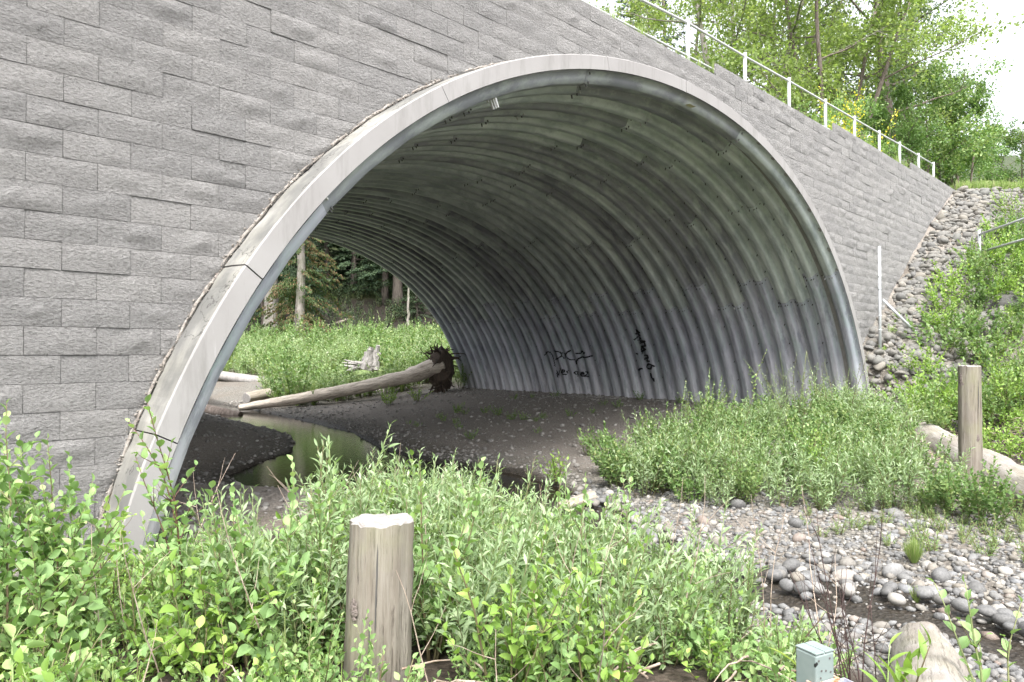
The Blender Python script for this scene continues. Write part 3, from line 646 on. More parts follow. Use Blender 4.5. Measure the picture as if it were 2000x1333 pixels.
o = link('rock_fill', a.mesh('rock_fill', M['riprap']), bank); o['kind'] = 'stuff'
for px, py, r in ((1712, 722, .30), (1745, 745, .18), (1706, 800, .2), (1730, 830, .22), (1760, 800, .16)):
    p = at_z(px, py+8, 1.0 if py < 780 else .55); o = link('stone', RIPM[int(r*50) % 8], bank, (p[0]-18.5, p[1]-4.5, float(hgt(p[0], p[1]))+r*.2-2.2)); o.scale = (r, r, r)

# ------------------------------------------------------------------ plants
def leaf_tpl(w=.5, fold=.16, curl=.12, n=4, sq=1.0):
    t_ = np.linspace(0, 1, n+1); prof = np.sin(np.pi*t_**sq)**.8; prof[0] = .04; prof[-1] = .02
    v = []; 
    for i, q in enumerate(t_):
        z = -curl*q*q
        for s in (-1, 0, 1): v.append([s*prof[i]*w/2, q, z+(abs(s)*prof[i]*fold*w)])
    return np.array(v), grid_faces(n+1, 3)
LEAF_OV = leaf_tpl(.66, .22, .18, 5, .85); LEAF_OVL = leaf_tpl(.64, .22, .12, 3, .85); LEAF_NAR = leaf_tpl(.24, .2, .28, 4, .8); LEAF_NARL = leaf_tpl(.26, .2, .2, 2, .9)
LEAF_Q = (np.array([[-.32, .35, .05], [0, 0, 0], [.32, .4, .08], [0, 1, -.08]]), np.array([[0, 1, 2, 3]]))
LEAF_B = (np.array([[-.05, 0, 0], [.05, 0, 0], [.035, .55, -.04], [-.035, .55, -.04], [0, 1, -.22]]), np.array([[0, 1, 2, 3], [3, 2, 4, 4]]))
BLADE = (np.array([[-.02, 0, 0], [.02, 0, 0], [.014, .6, .05], [-.014, .6, .05], [.004, 1, .2], [-.004, 1, .2]]), np.array([[0, 1, 2, 3], [3, 2, 4, 5]]))
def polyline(b, d, L, n, rng, up=.0, wob=.08):
    P = [np.array(b, float)]; d = norm(np.array(d, float))
    for i in range(n-1):
        d = norm(d+np.array([0, 0, up])/n+rng.normal(size=3)*wob); P.append(P[-1]+d*L/(n-1))
    return np.array(P)
def leaves_along(P, rng, gap, size, t0=.12, out=.9, flat=.4, tipgrow=True, opp=False):
    seg = np.linalg.norm(np.diff(P, axis=0), axis=1); L = seg.sum(); n = max(2, int(L*(1-t0)/gap)); tt = np.linspace(t0, 1, n); cum = np.concatenate([[0], np.cumsum(seg)])/L
    pos = np.stack([np.interp(tt, cum, P[:, k]) for k in range(3)], -1); T = norm(np.stack([np.interp(tt, cum, np.gradient(P[:, k])) for k in range(3)], -1))
    if opp: pos = np.repeat(pos, 2, 0); T = np.repeat(T, 2, 0); tt = np.repeat(tt, 2); n *= 2; ang = np.repeat(np.arange(n//2)*1.57, 2)+np.tile([0, np.pi], n//2)
    else: ang = np.arange(n)*2.4+rng.uniform(0, 6)
    ang = ang+rng.normal(size=n)*.35; X = norm(np.cross(T, np.array([0.31, .2, 1.]))); Yv = np.cross(T, X)
    o = np.cos(ang)[:, None]*X+np.sin(ang)[:, None]*Yv; k = (1-tt)[:, None]
    D = norm(o*(out*(.45+.55*k))+T*(.45+.5*(1-k))+rng.normal(size=(n, 3))*.16); N = norm(T*(1-flat)+np.array([0, 0, 1])*flat+rng.normal(size=(n, 3))*.3)
    S = size*(.55+.45*np.sin(np.pi*np.clip(tt*.85+.12, 0, 1)))*rng.uniform(.7, 1.15, n); return pos, frames(D, N), S
def shrub(seed, H, stems, spread, size, gap, tpl, nb=3, up=.5, lean=(0, 0), thick=.006, opp=False, blen=.45, t0=.15, flat=.45):
    """returns stem Acc and leaf arrays (P, R, S)"""
    r = np.random.RandomState(seed); st = Acc(); LP, LR, LS = [], [], []
    for i in range(stems):
        an = r.uniform(0, 6.28); q = r.uniform(.2, 1)*spread; b = np.array([math.cos(an)*q*.18*H, math.sin(an)*q*.18*H, -.03]); L = H*r.uniform(.65, 1.02) if i else H
        P = polyline(b, (math.cos(an)*q+lean[0], math.sin(an)*q+lean[1], 1), L, 9, r, up*.4, .07); tube(st, P, np.linspace(thick, thick*.25, 9)*(.7+.5*L/H), 5, r.uniform())
        p, R, S = leaves_along(P, r, gap, size, t0, 1, flat, True, opp); LP.append(p); LR.append(R); LS.append(S)
        for j in range(nb):
            t_ = r.uniform(.2, .85); k = int(t_*8); a2 = r.uniform(0, 6.28); d = norm(P[k+1]-P[k])*.7+np.array([math.cos(a2), math.sin(a2), .25])*.8
            Q = polyline(P[k], d, L*blen*(1.15-t_)*r.uniform(.6, 1.2), 6, r, up, .09); tube(st, Q, np.linspace(thick*.5, thick*.15, 6), 4, r.uniform(), False)
            p, R, S = leaves_along(Q, r, gap*.9, size*.9, .1, 1, flat, True, opp); LP.append(p); LR.append(R); LS.append(S)
    return st, np.concatenate(LP), np.concatenate(LR), np.concatenate(LS)
def leaf_acc(tpl, P, R, S, rng):
    a = Acc(); inst(a, tpl[0], tpl[1], P, R, S, rng.uniform(size=len(P))); return a
LEAFMESH = {}
def feature_plant(name, label, cat, px, Z, seed, H, stems, spread, size, gap, tpl, mat, zrow=None, nobj=200, stemmat='stem', xy=None, z=None, **kw):
    """a plant standing on its own: stems, single leaves as parts, the rest of the foliage as one part"""
    x, y = xy if xy else pz(px, Z); gz = float(hgt(x, y)) if z is None else z
    st, P, R, S = shrub(seed, H, stems, spread, size, gap, tpl, **kw); r = np.random.RandomState(seed+1)
    root = empty(name, (x, y, gz), label, cat); link('stems', st.mesh('stems', M[stemmat]), root)
    world_p = P+np.array([x, y, gz]); dist = np.linalg.norm(world_p-np.array([0, 0, CAM_Z]), axis=1); order = np.argsort(dist); nobj = min(nobj, len(order)); big = order[:nobj]; rest_ = order[nobj:]
    key = (id(tpl), mat)
    if key not in LEAFMESH: LEAFMESH[key] = mesh_of(tpl[0], tpl[1], 'leaf', M[mat])
    for i in big:
        o = link('leaf', LEAFMESH[key], root); m = Matrix(((*R[i][0]*S[i], P[i][0]), (*R[i][1]*S[i], P[i][1]), (*R[i][2]*S[i], P[i][2]), (0, 0, 0, 1))); o.matrix_local = m
    if len(rest_):
        o = link('foliage', leaf_acc(tpl, P[rest_], R[rest_], S[rest_], r).mesh('foliage', M[mat]), root); o['kind'] = 'stuff'
    return root
def clump_protos(seed, n, H, stems, spread, size, gap, tpl, **kw):
    out = []; r = np.random.RandomState(seed)
    for i in range(n):
        st, P, R, S = shrub(seed+i*7, H*r.uniform(.85, 1.15), stems, spread, size, gap, tpl, **kw); out.append((st, leaf_acc(tpl, P, R, S, r)))
    return out
def thicket(name, label, protos, mat, pts, r, smin=.7, smax=1.2, sink=0.0, stemmat='stem', leanv=None):
    st, lf = Acc(), Acc()
    for x, y in pts:
        k = r.randint(len(protos)); an = r.uniform(0, 6.28); s = r.uniform(smin, smax); c_, s_ = math.cos(an)*s, math.sin(an)*s; Mx = np.array([[c_, -s_, 0], [s_, c_, 0], [0, 0, s]])
        o = (x, y, float(hgt(x, y))-sink); tn = r.uniform(-.3, .22)
        st.merge(protos[k][0], Mx, o); 
        v = np.concatenate(protos[k][1].v)@Mx.T+np.array(o); lf.add(v, list(protos[k][1].f), np.clip(np.concatenate(protos[k][1].t)*.75+.12+tn, 0, .999))
    me = lf.mesh(name, M[mat]); me.materials.append(M[stemmat]); 
    o = tag(link(name, me), label, kind='stuff')
    o2 = tag(link(name+'_stems', st.mesh(name+'_stems', M[stemmat]), o), None, kind='stuff')
    return o
def area(n, r, x0, x1, y0, y1, cond, md=0.0):
    out = []; tr = 0
    while len(out) < n and tr < n*60:
        tr += 1; x, y = r.uniform(x0, x1), r.uniform(y0, y1)
        if cond(x, y) and (md == 0 or all((x-a_)**2+(y-b_)**2 > md*md for a_, b_ in out)): out.append((x, y))
    return out
def ZL(x, y): return math.cos(PHI)*x+math.sin(PHI)*y, math.sin(PHI)*x-math.cos(PHI)*y
def PX(x, y): Z, L = ZL(x, y); return 1000+F_PX*L/Z, Z
rp = np.random.RandomState(77)
sd = lambda x, y: (float(stream_d(x, y)[0]), bool(stream_d(x, y)[1]))
# foreground thicket on the near bank
pr_b = clump_protos(100, 7, .62, 5, .6, .054, .029, LEAF_OVL, nb=5, flat=.55, thick=.004); pr_w = clump_protos(200, 7, .66, 6, .6, .076, .019, LEAF_NARL, nb=5, flat=.5, thick=.0035)
pr_low = clump_protos(300, 4, .30, 7, 1.0, .058, .026, LEAF_OVL, nb=3, flat=.65, thick=.003); pr_f = clump_protos(350, 4, .30, 7, .9, .05, .014, LEAF_NARL, nb=3)
def nearbank(x, y):
    dd, rt = sd(x, y); p, Z = PX(x, y); return (not rt) and dd > .30 and Z > 1.9 and not (p > 1180 and Z < 3.6 and vnoise(x, y, 5, 31) < .25) and not vnoise(x, y, 3.2, 33) < -.42 and not (p > 930 and dd < .55) and not (p > 1000 and dd < 1.0 and vnoise(x, y, 6, 35) < .1) and y < 5.45 and not (x > .9 and y > 5.2) and -150 < p < 1620 and not (1480 < p and Z < 2.7) and math.hypot(x-1.97, y-2.7) > .35
top_ok = lambda x, y: nearbank(x, y) and not (PX(x, y)[0] < 1000 and PX(x, y)[1] < 2.6)
pts = area(100, rp, 0, 6, .3, 5.4, lambda x, y: top_ok(x, y) and 250 < PX(x, y)[0] < 1400 and PX(x, y)[1] > 2.9, .12)
pts = [q for q in pts if not (300 < PX(*q)[0] < 600 and PX(*q)[1] > 3.9)]
thicket('undergrowth', 'dense pale green broad leaved undergrowth filling the near bank', pr_b, 'leaf_broad', pts[::2], rp, .45, 1.25)
pr_big = clump_protos(130, 5, .55, 3, .6, .088, .048, LEAF_OV, nb=4, flat=.55, thick=.005)
thicket('undergrowth', 'larger leaved yellow green plants mixed into the near bank', pr_big, 'leaf_bright', pts[1::2], rp, .5, 1.2)
pts = area(190, rp, 0, 6, .3, 5.4, lambda x, y: top_ok(x, y) and 420 < PX(x, y)[0] < 1350 and PX(x, y)[1] > 3.3, .14)
pts = [q for q in pts if not (PX(*q)[0] < 620 and PX(*q)[1] > 4.3)]
thicket('undergrowth', 'narrow leaved willow shoots along the creek edge of the near bank', pr_w, 'leaf_willow', pts, rp, .5, 1.3)
pts = area(360, rp, -.5, 6, .0, 5.5, lambda x, y: nearbank(x, y), .07)
thicket('ground_cover', 'low leafy ground cover below the near bank shrubs', pr_low, 'leaf_broad', pts, rp, .6, 1.2)
pts = area(70, rp, -.5, 4, .0, 5.4, lambda x, y: nearbank(x, y) and PX(x, y)[0] < 900, .15)
thicket('feathery_ground_cover', 'fine feathery green plants low among the left bank shrubs', pr_f, 'leaf_bright', pts, rp, .7, 1.2)

fp = feature_plant
fp('shrub', 'tall bushy shrub at the left edge in front of the block wall', 'shrub', 30, 3.3, 1, 1.34, 13, .6, .078, .034, LEAF_OV, 'leaf_broad', nobj=295, nb=8)
fp('shrub', 'second bushy shrub by the wall between the left edge shrub and the collar foot', 'shrub', 125, 3.7, 91, 1.08, 10, .5, .072, .034, LEAF_OV, 'leaf_broad', nobj=260, nb=7)
fp('shrub', 'bright leaved shrub in the bottom left corner nearest the camera', 'shrub', 190, 2.35, 2, .60, 9, .65, .088, .034, LEAF_OV, 'leaf_bright', nobj=290, nb=6)
fp('shrub', 'low shrub between the bottom left corner and the foot of the collar', 'shrub', 20, 2.5, 22, .66, 7, .55, .075, .034, LEAF_OV, 'leaf_broad', nobj=250, nb=5)
fp('sapling', 'red stemmed sapling reaching up in front of the left collar foot', 'sapling', 400, 3.7, 3, 1.36, 3, .2, .07, .036, LEAF_OV, 'leaf_broad', nobj=290, nb=6, stemmat='redstem', lean=(-.06, .02), blen=.32)
fp('shrub', 'spreading shrub with oval leaves left of the thick wooden post', 'shrub', 500, 3.4, 4, 1.0, 6, .5, .072, .036, LEAF_OV, 'leaf_broad', nobj=290, nb=6)
fp('shrub', 'leafy shrub directly behind the left side of the near wooden post', 'shrub', 610, 4.0, 5, .95, 5, .4, .068, .036, LEAF_OV, 'leaf_broad', nobj=220, nb=4)
fp('shrub', 'upright shrub just right of the near wooden post with a dark stem', 'shrub', 840, 3.55, 6, 1.02, 4, .3, .072, .036, LEAF_OV, 'leaf_broad', nobj=240, nb=5)
fp('willow_shrub', 'drooping narrow leaved willow in front of the dark pool', 'shrub', 640, 4.7, 7, 1.15, 8, .4, .105, .036, LEAF_NAR, 'leaf_willow', nobj=220, nb=4)
fp('willow_shrub', 'pale willow sprays standing at the water below the arch centre', 'shrub', 950, 5.0, 8, .92, 6, .4, .09, .034, LEAF_NAR, 'leaf_willow', nobj=220, nb=4)
fp('shrub', 'leafy shrub right of the near post at the bottom edge', 'shrub', 985, 3.1, 9, .82, 6, .45, .07, .034, LEAF_OV, 'leaf_bright', nobj=260, nb=4)
fp('shrub', 'broad leaved shrub overhanging the creek bend in the middle', 'shrub', 1120, 4.2, 10, .86, 6, .45, .068, .034, LEAF_OV, 'leaf_broad', nobj=240, nb=5)
fp('sapling', 'single tall shoot rising above the creek bend shrubs', 'sapling', 1235, 4.8, 11, 1.02, 2, .14, .068, .036, LEAF_OV, 'leaf_broad', nobj=120, nb=4)
fp('shrub', 'yellow green shrub at the bottom centre between post and steel stub', 'shrub', 1180, 3.0, 12, .62, 6, .5, .065, .034, LEAF_OV, 'leaf_bright', nobj=240, nb=4)
fp('willow_shrub', 'silvery willow clump between the creek pool and the steel sign stub', 'shrub', 1440, 4.0, 13, .60, 9, .5, .075, .024, LEAF_NAR, 'leaf_willow', nobj=260, nb=4)
fp('willow_shrub', 'small pale willow behind the steel sign stub', 'shrub', 1530, 3.5, 14, .42, 6, .5, .07, .03, LEAF_NAR, 'leaf_willow', nobj=180, nb=3)
fp('leafy_plant', 'large leaved plant beside the right side of the steel stub', 'plant', 1700, 2.75, 15, .52, 7, .9, .16, .055, LEAF_NAR, 'leaf_bright', nobj=80, nb=1)
fp('leafy_plant', 'out of focus leafy shoot in the bottom right corner', 'plant', 1945, 3.0, 16, .74, 4, .25, .065, .06, LEAF_OV, 'leaf_broad', nobj=60, nb=2)
fp('shrub', 'small sprig in front of the foot of the near wooden post', 'shrub', 735, 2.5, 17, .48, 3, .3, .05, .05, LEAF_OV, 'leaf_broad', nobj=60, nb=2)
fp('bush', 'small rounded bright bush alone on the gravel inside the arch', 'bush', 1090, 11.0, 18, .55, 10, .8, .075, .05, LEAF_OVL, 'leaf_bright', nobj=120, nb=4)
fp('bush', 'darker weedy bush on the tunnel floor near the right steel side', 'bush', 1150, 13.2, 19, .62, 9, .8, .07, .05, LEAF_OVL, 'leaf_thicket', nobj=60, nb=4)
fp('sapling', 'slender sapling standing against the steel corrugations', 'sapling', 1440, 12.3, 20, 1.75, 1, .1, .07, .05, LEAF_OVL, 'leaf_thicket', nobj=60, nb=5, lean=(.10, -.06), t0=.55)
fp('sapling', 'leaning sapling in front of the right foot of the arch', 'sapling', 1560, 11.6, 201, 1.35, 2, .1, .07, .045, LEAF_OVL, 'leaf_willow', nobj=60, nb=5, lean=(.12, -.08), t0=.4)

# thicket on the right bar
def rthick(x, y):
    p, Z = PX(x, y); dd, rt = sd(x, y)
    if not rt or y > 7.6 or x > 15.6: return False
    lo = np.interp(p, [1180, 1250, 1500, 1700, 1850, 1960], [9.6, 9.3, 8.4, 8.2, 8.0, 7.6]); hi_ = np.interp(p, [1180, 1300, 1500, 1700, 1760, 1830, 1860], [11, 13.0, 15.0, 15.0, 12.5, 9.6, 8.6])
    return 1180 < p < 1960 and lo < Z < hi_
pr_t = clump_protos(400, 5, .80, 9, .75, .07, .020, LEAF_Q, nb=6, flat=.6, thick=.004); pr_t2 = clump_protos(450, 4, .75, 9, .75, .095, .022, LEAF_NARL, nb=5, flat=.6, thick=.004)
ptsT = area(130, rp, 6, 17, 0, 8, rthick, .22)
sel = [(x, y) for x, y in ptsT if rp.uniform() < .6]; oth = [q for q in ptsT if q not in sel]
thicket('thicket', 'dense green shrub thicket on the gravel bar before the arch foot', pr_t, 'leaf_thicket', sel, rp, .7, 1.25)
thicket('thicket', 'grey green willow growth mixed through the bar thicket', pr_t2, 'leaf_willow', oth, rp, .7, 1.3)
for i, (px, Z, lb, mt) in enumerate([(1290, 9.8, 'rounded dark green bush at the left end of the bar thicket', 'leaf_thicket'), (1430, 9.2, 'full green bush at the front of the bar thicket above the cobbles', 'leaf_thicket'), (1590, 9.6, 'yellow green bush in the middle of the bar thicket', 'leaf_bright'), (1730, 9.8, 'willow bush of the bar thicket left of the far wooden post', 'leaf_willow'), (1350, 12.3, 'dark green bush at the back of the thicket near the steel base', 'leaf_thicket'), (1640, 13.4, 'tall airy willow right against the right arch foot', 'leaf_willow'), (1550, 13.8, 'airy willow near the steel between two leaning saplings', 'leaf_willow')]):
    fp('bush', lb, 'bush', px, Z, 500+i, 1.0 if i < 4 else 1.5, 12, .62, .06, .034, LEAF_Q if mt != 'leaf_willow' else LEAF_NARL, mt, nobj=0, nb=5)
pts = area(60, rp, 6.5, 13, .5, 6, lambda x, y: sd(x, y)[1] and 1.3 < sd(x, y)[0] < 4 and 6.2 < ZL(x, y)[0] < 8.6 and PX(x, y)[0] > 1560, .2)
thicket('ground_cover', 'sparse small weeds on the gravel in front of the thicket', pr_f, 'leaf_thicket', pts, rp, .5, 1.0)
pts = area(40, rp, 8, 19, 6, 16, lambda x, y: sd(x, y)[1] and sd(x, y)[0] > 1.5 and x < axis_x(y)+6.8, .3)
thicket('ground_cover', 'scattered weeds on the shaded gravel inside the arch', pr_low, 'leaf_thicket', pts, rp, .5, 1.1)

# bushes on the right slope
def slopebush(x, y):
    Z, L = ZL(x, y); p = 1000+F_PX*L/Z; return y < 5.2 and 13.2 < Z < 24 and 1740 < p < 2250 and L > np.interp(Z, [13.5, 14, 17.3, 19, 21, 23.3], [7.5, 7.8, 9.9, 11.8, 14.3, 17.0])
pr_s = clump_protos(600, 5, .80, 9, .8, .085, .028, LEAF_Q, nb=5, flat=.6, thick=.005)
pts = area(200, rp, 12, 34, -12, 5, slopebush, .3)
thicket('slope_brush', 'bright green brush covering the right hand bank', pr_s, 'leaf_bright', pts[::2], rp, .6, 1.5)
thicket('slope_brush', 'darker green brush mixed into the right hand bank', pr_s, 'leaf_thicket', pts[1::2], rp, .6, 1.6)
pts = area(60, rp, 8, 26, -8, 5, lambda x, y: 8.2 < ZL(x, y)[0] < 13.2 and ZL(x, y)[1] > 8.04-(14.4-ZL(x, y)[0])*.345+.5 and PX(x, y)[0] < 2080, .2)
thicket('ground_cover', 'low bright plants on the bark covered bank behind the lying log', pr_low, 'leaf_bright', pts, rp, .7, 1.5)
for i, (px, Z, H, lb) in enumerate([(1830, 14.6, 1.0, 'yellow green bush at the left tip of the right bank brush'), (1900, 14.2, 1.25, 'dense bright bush behind the top of the far wooden post'), (1985, 13.2, 1.3, 'bright bush at the right edge level with the far post top'), (1960, 18.0, 1.0, 'bush beside the grey boulder under the small rail fence'), (1990, 21.5, 1.5, 'darker bush at the right edge at the top of the stone slope'), (1880, 11.6, .55, 'low bright plant between the far post and the bark slope')]):
    fp('bush', lb, 'bush', px, Z, 700+i, H, 12, .65, .075, .04, LEAF_Q, 'leaf_bright', nobj=0, nb=5)
pts = area(110, rp, 15, 27, 0, 5.8, lambda x, y: y < 5.7 and 15 < ZL(x, y)[0] < 20 and 8.3 < ZL(x, y)[1] < 12.5, .25)
thicket('ground_cover', 'small weeds growing between the slope stones', pr_low, 'leaf_bright', pts, rp, .4, .9)
# dead brush on the bark covered bank behind the lying log
a = Acc()
for i in range(1500):
    p_ = rp.uniform(1740, 2090); Z = rp.uniform(8.6, 15.5); x, y = pz(p_, Z); L = rp.uniform(.05, .45)**1.3; an = rp.uniform(0, 6.28); P = polyline((x, y, float(hgt(x, y))+.02), (math.cos(an), math.sin(an), rp.uniform(-.1, .35)), L, 4, rp, -.3, .15); tube(a, P, [.006, .005, .004, .002], 4, 0, False)
tag(link('dead_twigs', a.mesh('dead_twigs', M['dry'])), 'dry brown twigs littering the bank behind the lying log', kind='stuff')
a = Acc()
for i in range(70):
    c_ = [(500, 2.6), (1540, 3.0), (1230, 3.3), (900, 3.0)][i % 4]; x, y = pz(c_[0]+rp.normal()*55, c_[1]+rp.normal()*.15); an = rp.uniform(0, 6.28); P = polyline((x, y, float(hgt(x, y))+rp.uniform(.02, .2)), (math.cos(an), math.sin(an), rp.uniform(-.1, .3)), rp.uniform(.2, .6), 6, rp, -.4, .15); tube(a, P, np.linspace(.006, .002, 6), 5, 0, False)
tag(link('dead_twigs', a.mesh('dead_twigs', M['dry'])), 'tangle of pale dry twigs at the bottom edge of the near bank', kind='stuff')
# dark dead stalks by the steel stub
root = empty('dead_stalks', (*pz(1672, 2.9), float(hgt(*pz(1672, 2.9)))), 'bunch of thin dark dead stalks standing right of the steel stub', 'dead plant')
for i in range(9):
    a = Acc(); H = rp.uniform(.35, .95); P = polyline((rp.normal()*.03, rp.normal()*.03, -.03), (rp.normal()*.12, rp.normal()*.12, 1), H, 8, rp, .1, .05); tube(a, P, np.linspace(.0035, .0012, 8), 5)
    for j in range(4):
        k = rp.randint(3, 7); Q = polyline(P[k], (rp.normal()*.6, rp.normal()*.6, 1), H*.25, 4, rp, .2, .08); tube(a, Q, [.0016, .0013, .001, .0007], 4, 0, False)
    link('stalk', a.mesh('stalk', M['deadstalk']), root)

# grass tufts
def tuft(n, H, spread, r, w=1.0):
    a = Acc(); an = r.uniform(0, 6.28, n); q = r.uniform(.05, 1, n)*spread; D = norm(np.stack([np.cos(an)*q, np.sin(an)*q, np.ones(n)], -1)); N = norm(np.stack([-np.cos(an), -np.sin(an), np.full(n, .3)], -1))
    b = np.stack([np.cos(an), np.sin(an), 0*an], -1)*r.uniform(0, .12, n)[:, None]*H; L = H*r.uniform(.55, 1.05, n); S = np.stack([L*0+H*w, L, L], -1)
    inst(a, BLADE[0], BLADE[1], b, frames(D, N), S, r.uniform(size=n)); return a
for lb, px, py, H, n in (('round tuft of bright green grass alone on the cobbles', 1785, 1092, .22, 320), ('small grass tuft between the cobbles near the lying log end', 1790, 1170, .13, 90), ('thin grass tuft at the foot of the far wooden post', 1840, 985, .28, 160)):
    p = at_z(px, py, .15); o = link('grass_tuft', tuft(n, H, .95, rp, .7).mesh('grass_tuft', M['grass']), None, (p[0], p[1], float(hgt(p[0], p[1])))); tag(o, lb, 'grass')
pr_g = [(Acc(), tuft(60, .5, .5, rp, .7)) for _ in range(5)]
pr_g2 = [(Acc(), tuft(45, .22, .6, rp, .9)) for _ in range(4)]
def stuff_at(name, label, protos, mat, pts3, r, smin, smax):
    lf = Acc()
    for x, y, z in pts3:
        k = r.randint(len(protos)); an = r.uniform(0, 6.28); s = r.uniform(smin, smax); c_, s_ = math.cos(an)*s, math.sin(an)*s; Mx = np.array([[c_, -s_, 0], [s_, c_, 0], [0, 0, s]]); tn = r.uniform(-.2, .2)
        v = np.concatenate(protos[k][1].v)@Mx.T+np.array((x, y, z)); lf.add(v, list(protos[k][1].f), np.clip(np.concatenate(protos[k][1].t)+tn, 0, .999))
    return tag(link(name, lf.mesh(name, M[mat])), label, kind='stuff')
stuff_at('grass', 'grass and weeds growing along the top of the block wall', pr_g2, 'grass', [(x, rp.uniform(6.05, 6.8), TOPZ(x)-.08) for x in rp.uniform(5, 27, 330)], rp, .5, 1.5)
pts = []
for i in range(1800):
    Zd = rp.uniform(23.9, 27); L = rp.uniform(12.5, 20); x, y = slope_pt(Zd, L); 
    if x > 25.5 and y < 9: pts.append((x, y, float(hgt(x, y))))
stuff_at('grass', 'yellow green grass on the shelf above the stone slope', pr_g2, 'grass', pts, rp, 1.2, 2.6)

pts = area(26, rp, 0, 5, .4, 5.3, lambda x, y: nearbank(x, y) and PX(x, y)[0] < 1500, .3)
stuff_at('grass', 'grass blades low between the near bank shrubs', [(Acc(), tuft(16, .42, .8, rp, .6)) for _ in range(4)], 'grass', [(x, y, float(hgt(x, y))) for x, y in pts], rp, .5, 1.1)
a = Acc()
for x, y in area(60, rp, 0, 5, .4, 5.3, lambda x, y: nearbank(x, y) and PX(x, y)[1] > 2.8, .2):
    P = polyline((x, y, float(hgt(x, y))-.02), (rp.normal()*.25, rp.normal()*.25, 1), rp.uniform(.4, 1.0), 8, rp, .1, .07); tube(a, P, np.linspace(.004, .0012, 8), 5, 0, False)
    for k in (3, 5): Q = polyline(P[k], (rp.normal()*.7, rp.normal()*.7, .7), .22, 5, rp, .1, .1); tube(a, Q, np.linspace(.002, .0008, 5), 4, 0, False)
tag(link('dead_stems', a.mesh('dead_stems', M['dry'])), 'bare dry stems standing among the near bank shrubs', kind='stuff')
# meadow behind the culvert
pr_m = clump_protos(800, 5, 1.0, 10, .7, .11, .04, LEAF_Q, nb=4, flat=.6)
def mead(x, y):
    Z, L = ZL(x, y); p = 1000+F_PX*L/Z; dd, rt = sd(x, y); return 130 < p < 930 and 24.5 < Z < 50 and (dd > 1.2) and y > 22.5 and not (645 < p < 770 and 28.5 < Z < 33.6) and not (395 < p < 520 and 28 < Z < 34)
pts = area(820, rp, 4, 45, 22, 60, mead, .3)
pts2 = pts[::6]; pts = [q for i, q in enumerate(pts) if i % 6]
thicket('meadow', 'darker green shrub patches inside the pale meadow', pr_m, 'leaf_thicket', [(x+rp.normal()*.4, y+rp.normal()*.4) for x, y in pts2], rp, .9, 2.1)
thicket('meadow', 'sunlit pale green meadow growth beyond the far end of the culvert', pr_m, 'leaf_meadow', pts, rp, .6, 1.5)
pts = area(420, rp, 8, 45, 22, 60, lambda x, y: mead(x, y) and ZL(x, y)[0] < 46, .2)
stuff_at('grass', 'tall pale grass in the meadow beyond the culvert', pr_g, 'grass', [(x, y, float(hgt(x, y))) for x, y in pts], rp, .9, 1.8)
fp('bush', 'bright leafy bush under the fallen log inside the far arch mouth', 'bush', 760, 24.0, 900, .75, 14, .9, .08, .045, LEAF_Q, 'leaf_bright', nobj=0, nb=5)
fp('bush', 'yellow green bush in front of the root ball of the fallen log', 'bush', 815, 24.3, 901, .6, 12, .9, .08, .045, LEAF_Q, 'leaf_bright', nobj=0, nb=5)
fp('bush', 'dark leafy bush between the root ball and the far steel foot', 'bush', 900, 27.6, 902, 1.3, 14, .6, .08, .045, LEAF_Q, 'leaf_thicket', nobj=0, nb=5)
fp('sapling', 'upright leafy sapling in the meadow before the dark hillside', 'sapling', 752, 44, 903, 2.6, 7, .25, .13, .08, LEAF_Q, 'leaf_meadow', nobj=0, nb=5)

# ------------------------------------------------------------------ logs, posts
def log(name, label, P, R, mat, cutmat=None, seg=20, rough=.03, sub=14):
    r = np.random.RandomState(len(label)); P = np.array(P, float); tt = np.linspace(0, 1, len(P)); q = np.linspace(0, 1, sub); PP = np.stack([np.interp(q, tt, P[:, k]) for k in range(3)], -1); RR = np.interp(q, tt, R)
    PP[1:-1] += r.normal(size=(sub-2, 3))*RR[1:-1, None]*.03; c = PP[0].copy(); root = empty(name, tuple(c), label, 'log'); a = Acc(); n = seg
    T = norm(np.gradient(PP, axis=0)); Xv = norm(np.cross(T, [0, 0, 1.])); Yv = np.cross(T, Xv); th = np.linspace(0, 2*np.pi, n, endpoint=False)
    ex_ = norm(PP[-1]-PP[0]); ez_ = norm(np.cross(ex_, norm(np.cross(np.array([0, 0, 1.]), ex_)))); ey_ = np.cross(ez_, ex_); RM = np.stack([ex_, ey_, ez_], -1)
    root.rotation_euler = Matrix(RM.tolist()).to_euler()
    prof = 1+.05*np.sin(th*3+1)+.03*np.sin(th*7+2)+rough*r.normal(size=(sub, n)); rr = RR[:, None]*prof; v = (PP-c)[:, None]+rr[..., None]*(np.cos(th)[None, :, None]*Xv[:, None]+np.sin(th)[None, :, None]*Yv[:, None])
    v = v@RM; T = T@RM; i = np.arange(sub-1)[:, None]*n; j = np.arange(n)[None]; jn = (j+1) % n
    a.add(v.reshape(-1, 3), np.stack([i+j, i+jn, i+n+jn, i+n+j], -1).reshape(-1, 4)); link('trunk', a.mesh('trunk', mat), root)
    for e in (0, sub-1):
        ring = v[e]; cen = ring.mean(0); off = T[e]*(-1 if e == 0 else 1)*RR[e]*.12; inner = cen+(ring-cen)*.93+off
        a = Acc(); vv = np.concatenate([ring, inner, cen[None]+off*1.05]); q1 = np.stack([np.arange(n), (np.arange(n)+1) % n, n+(np.arange(n)+1) % n, n+np.arange(n)], -1); q2 = np.stack([n+np.arange(n), n+(np.arange(n)+1) % n, np.full(n, 2*n)], -1)
        a.add(vv, [q1, q2]); link('cut_end', a.mesh('cut_end', cutmat or mat, False), root)
    return root
def P3(px, py, Z): x, y = pz(px, Z); return (x, y, row_z(py, Z))
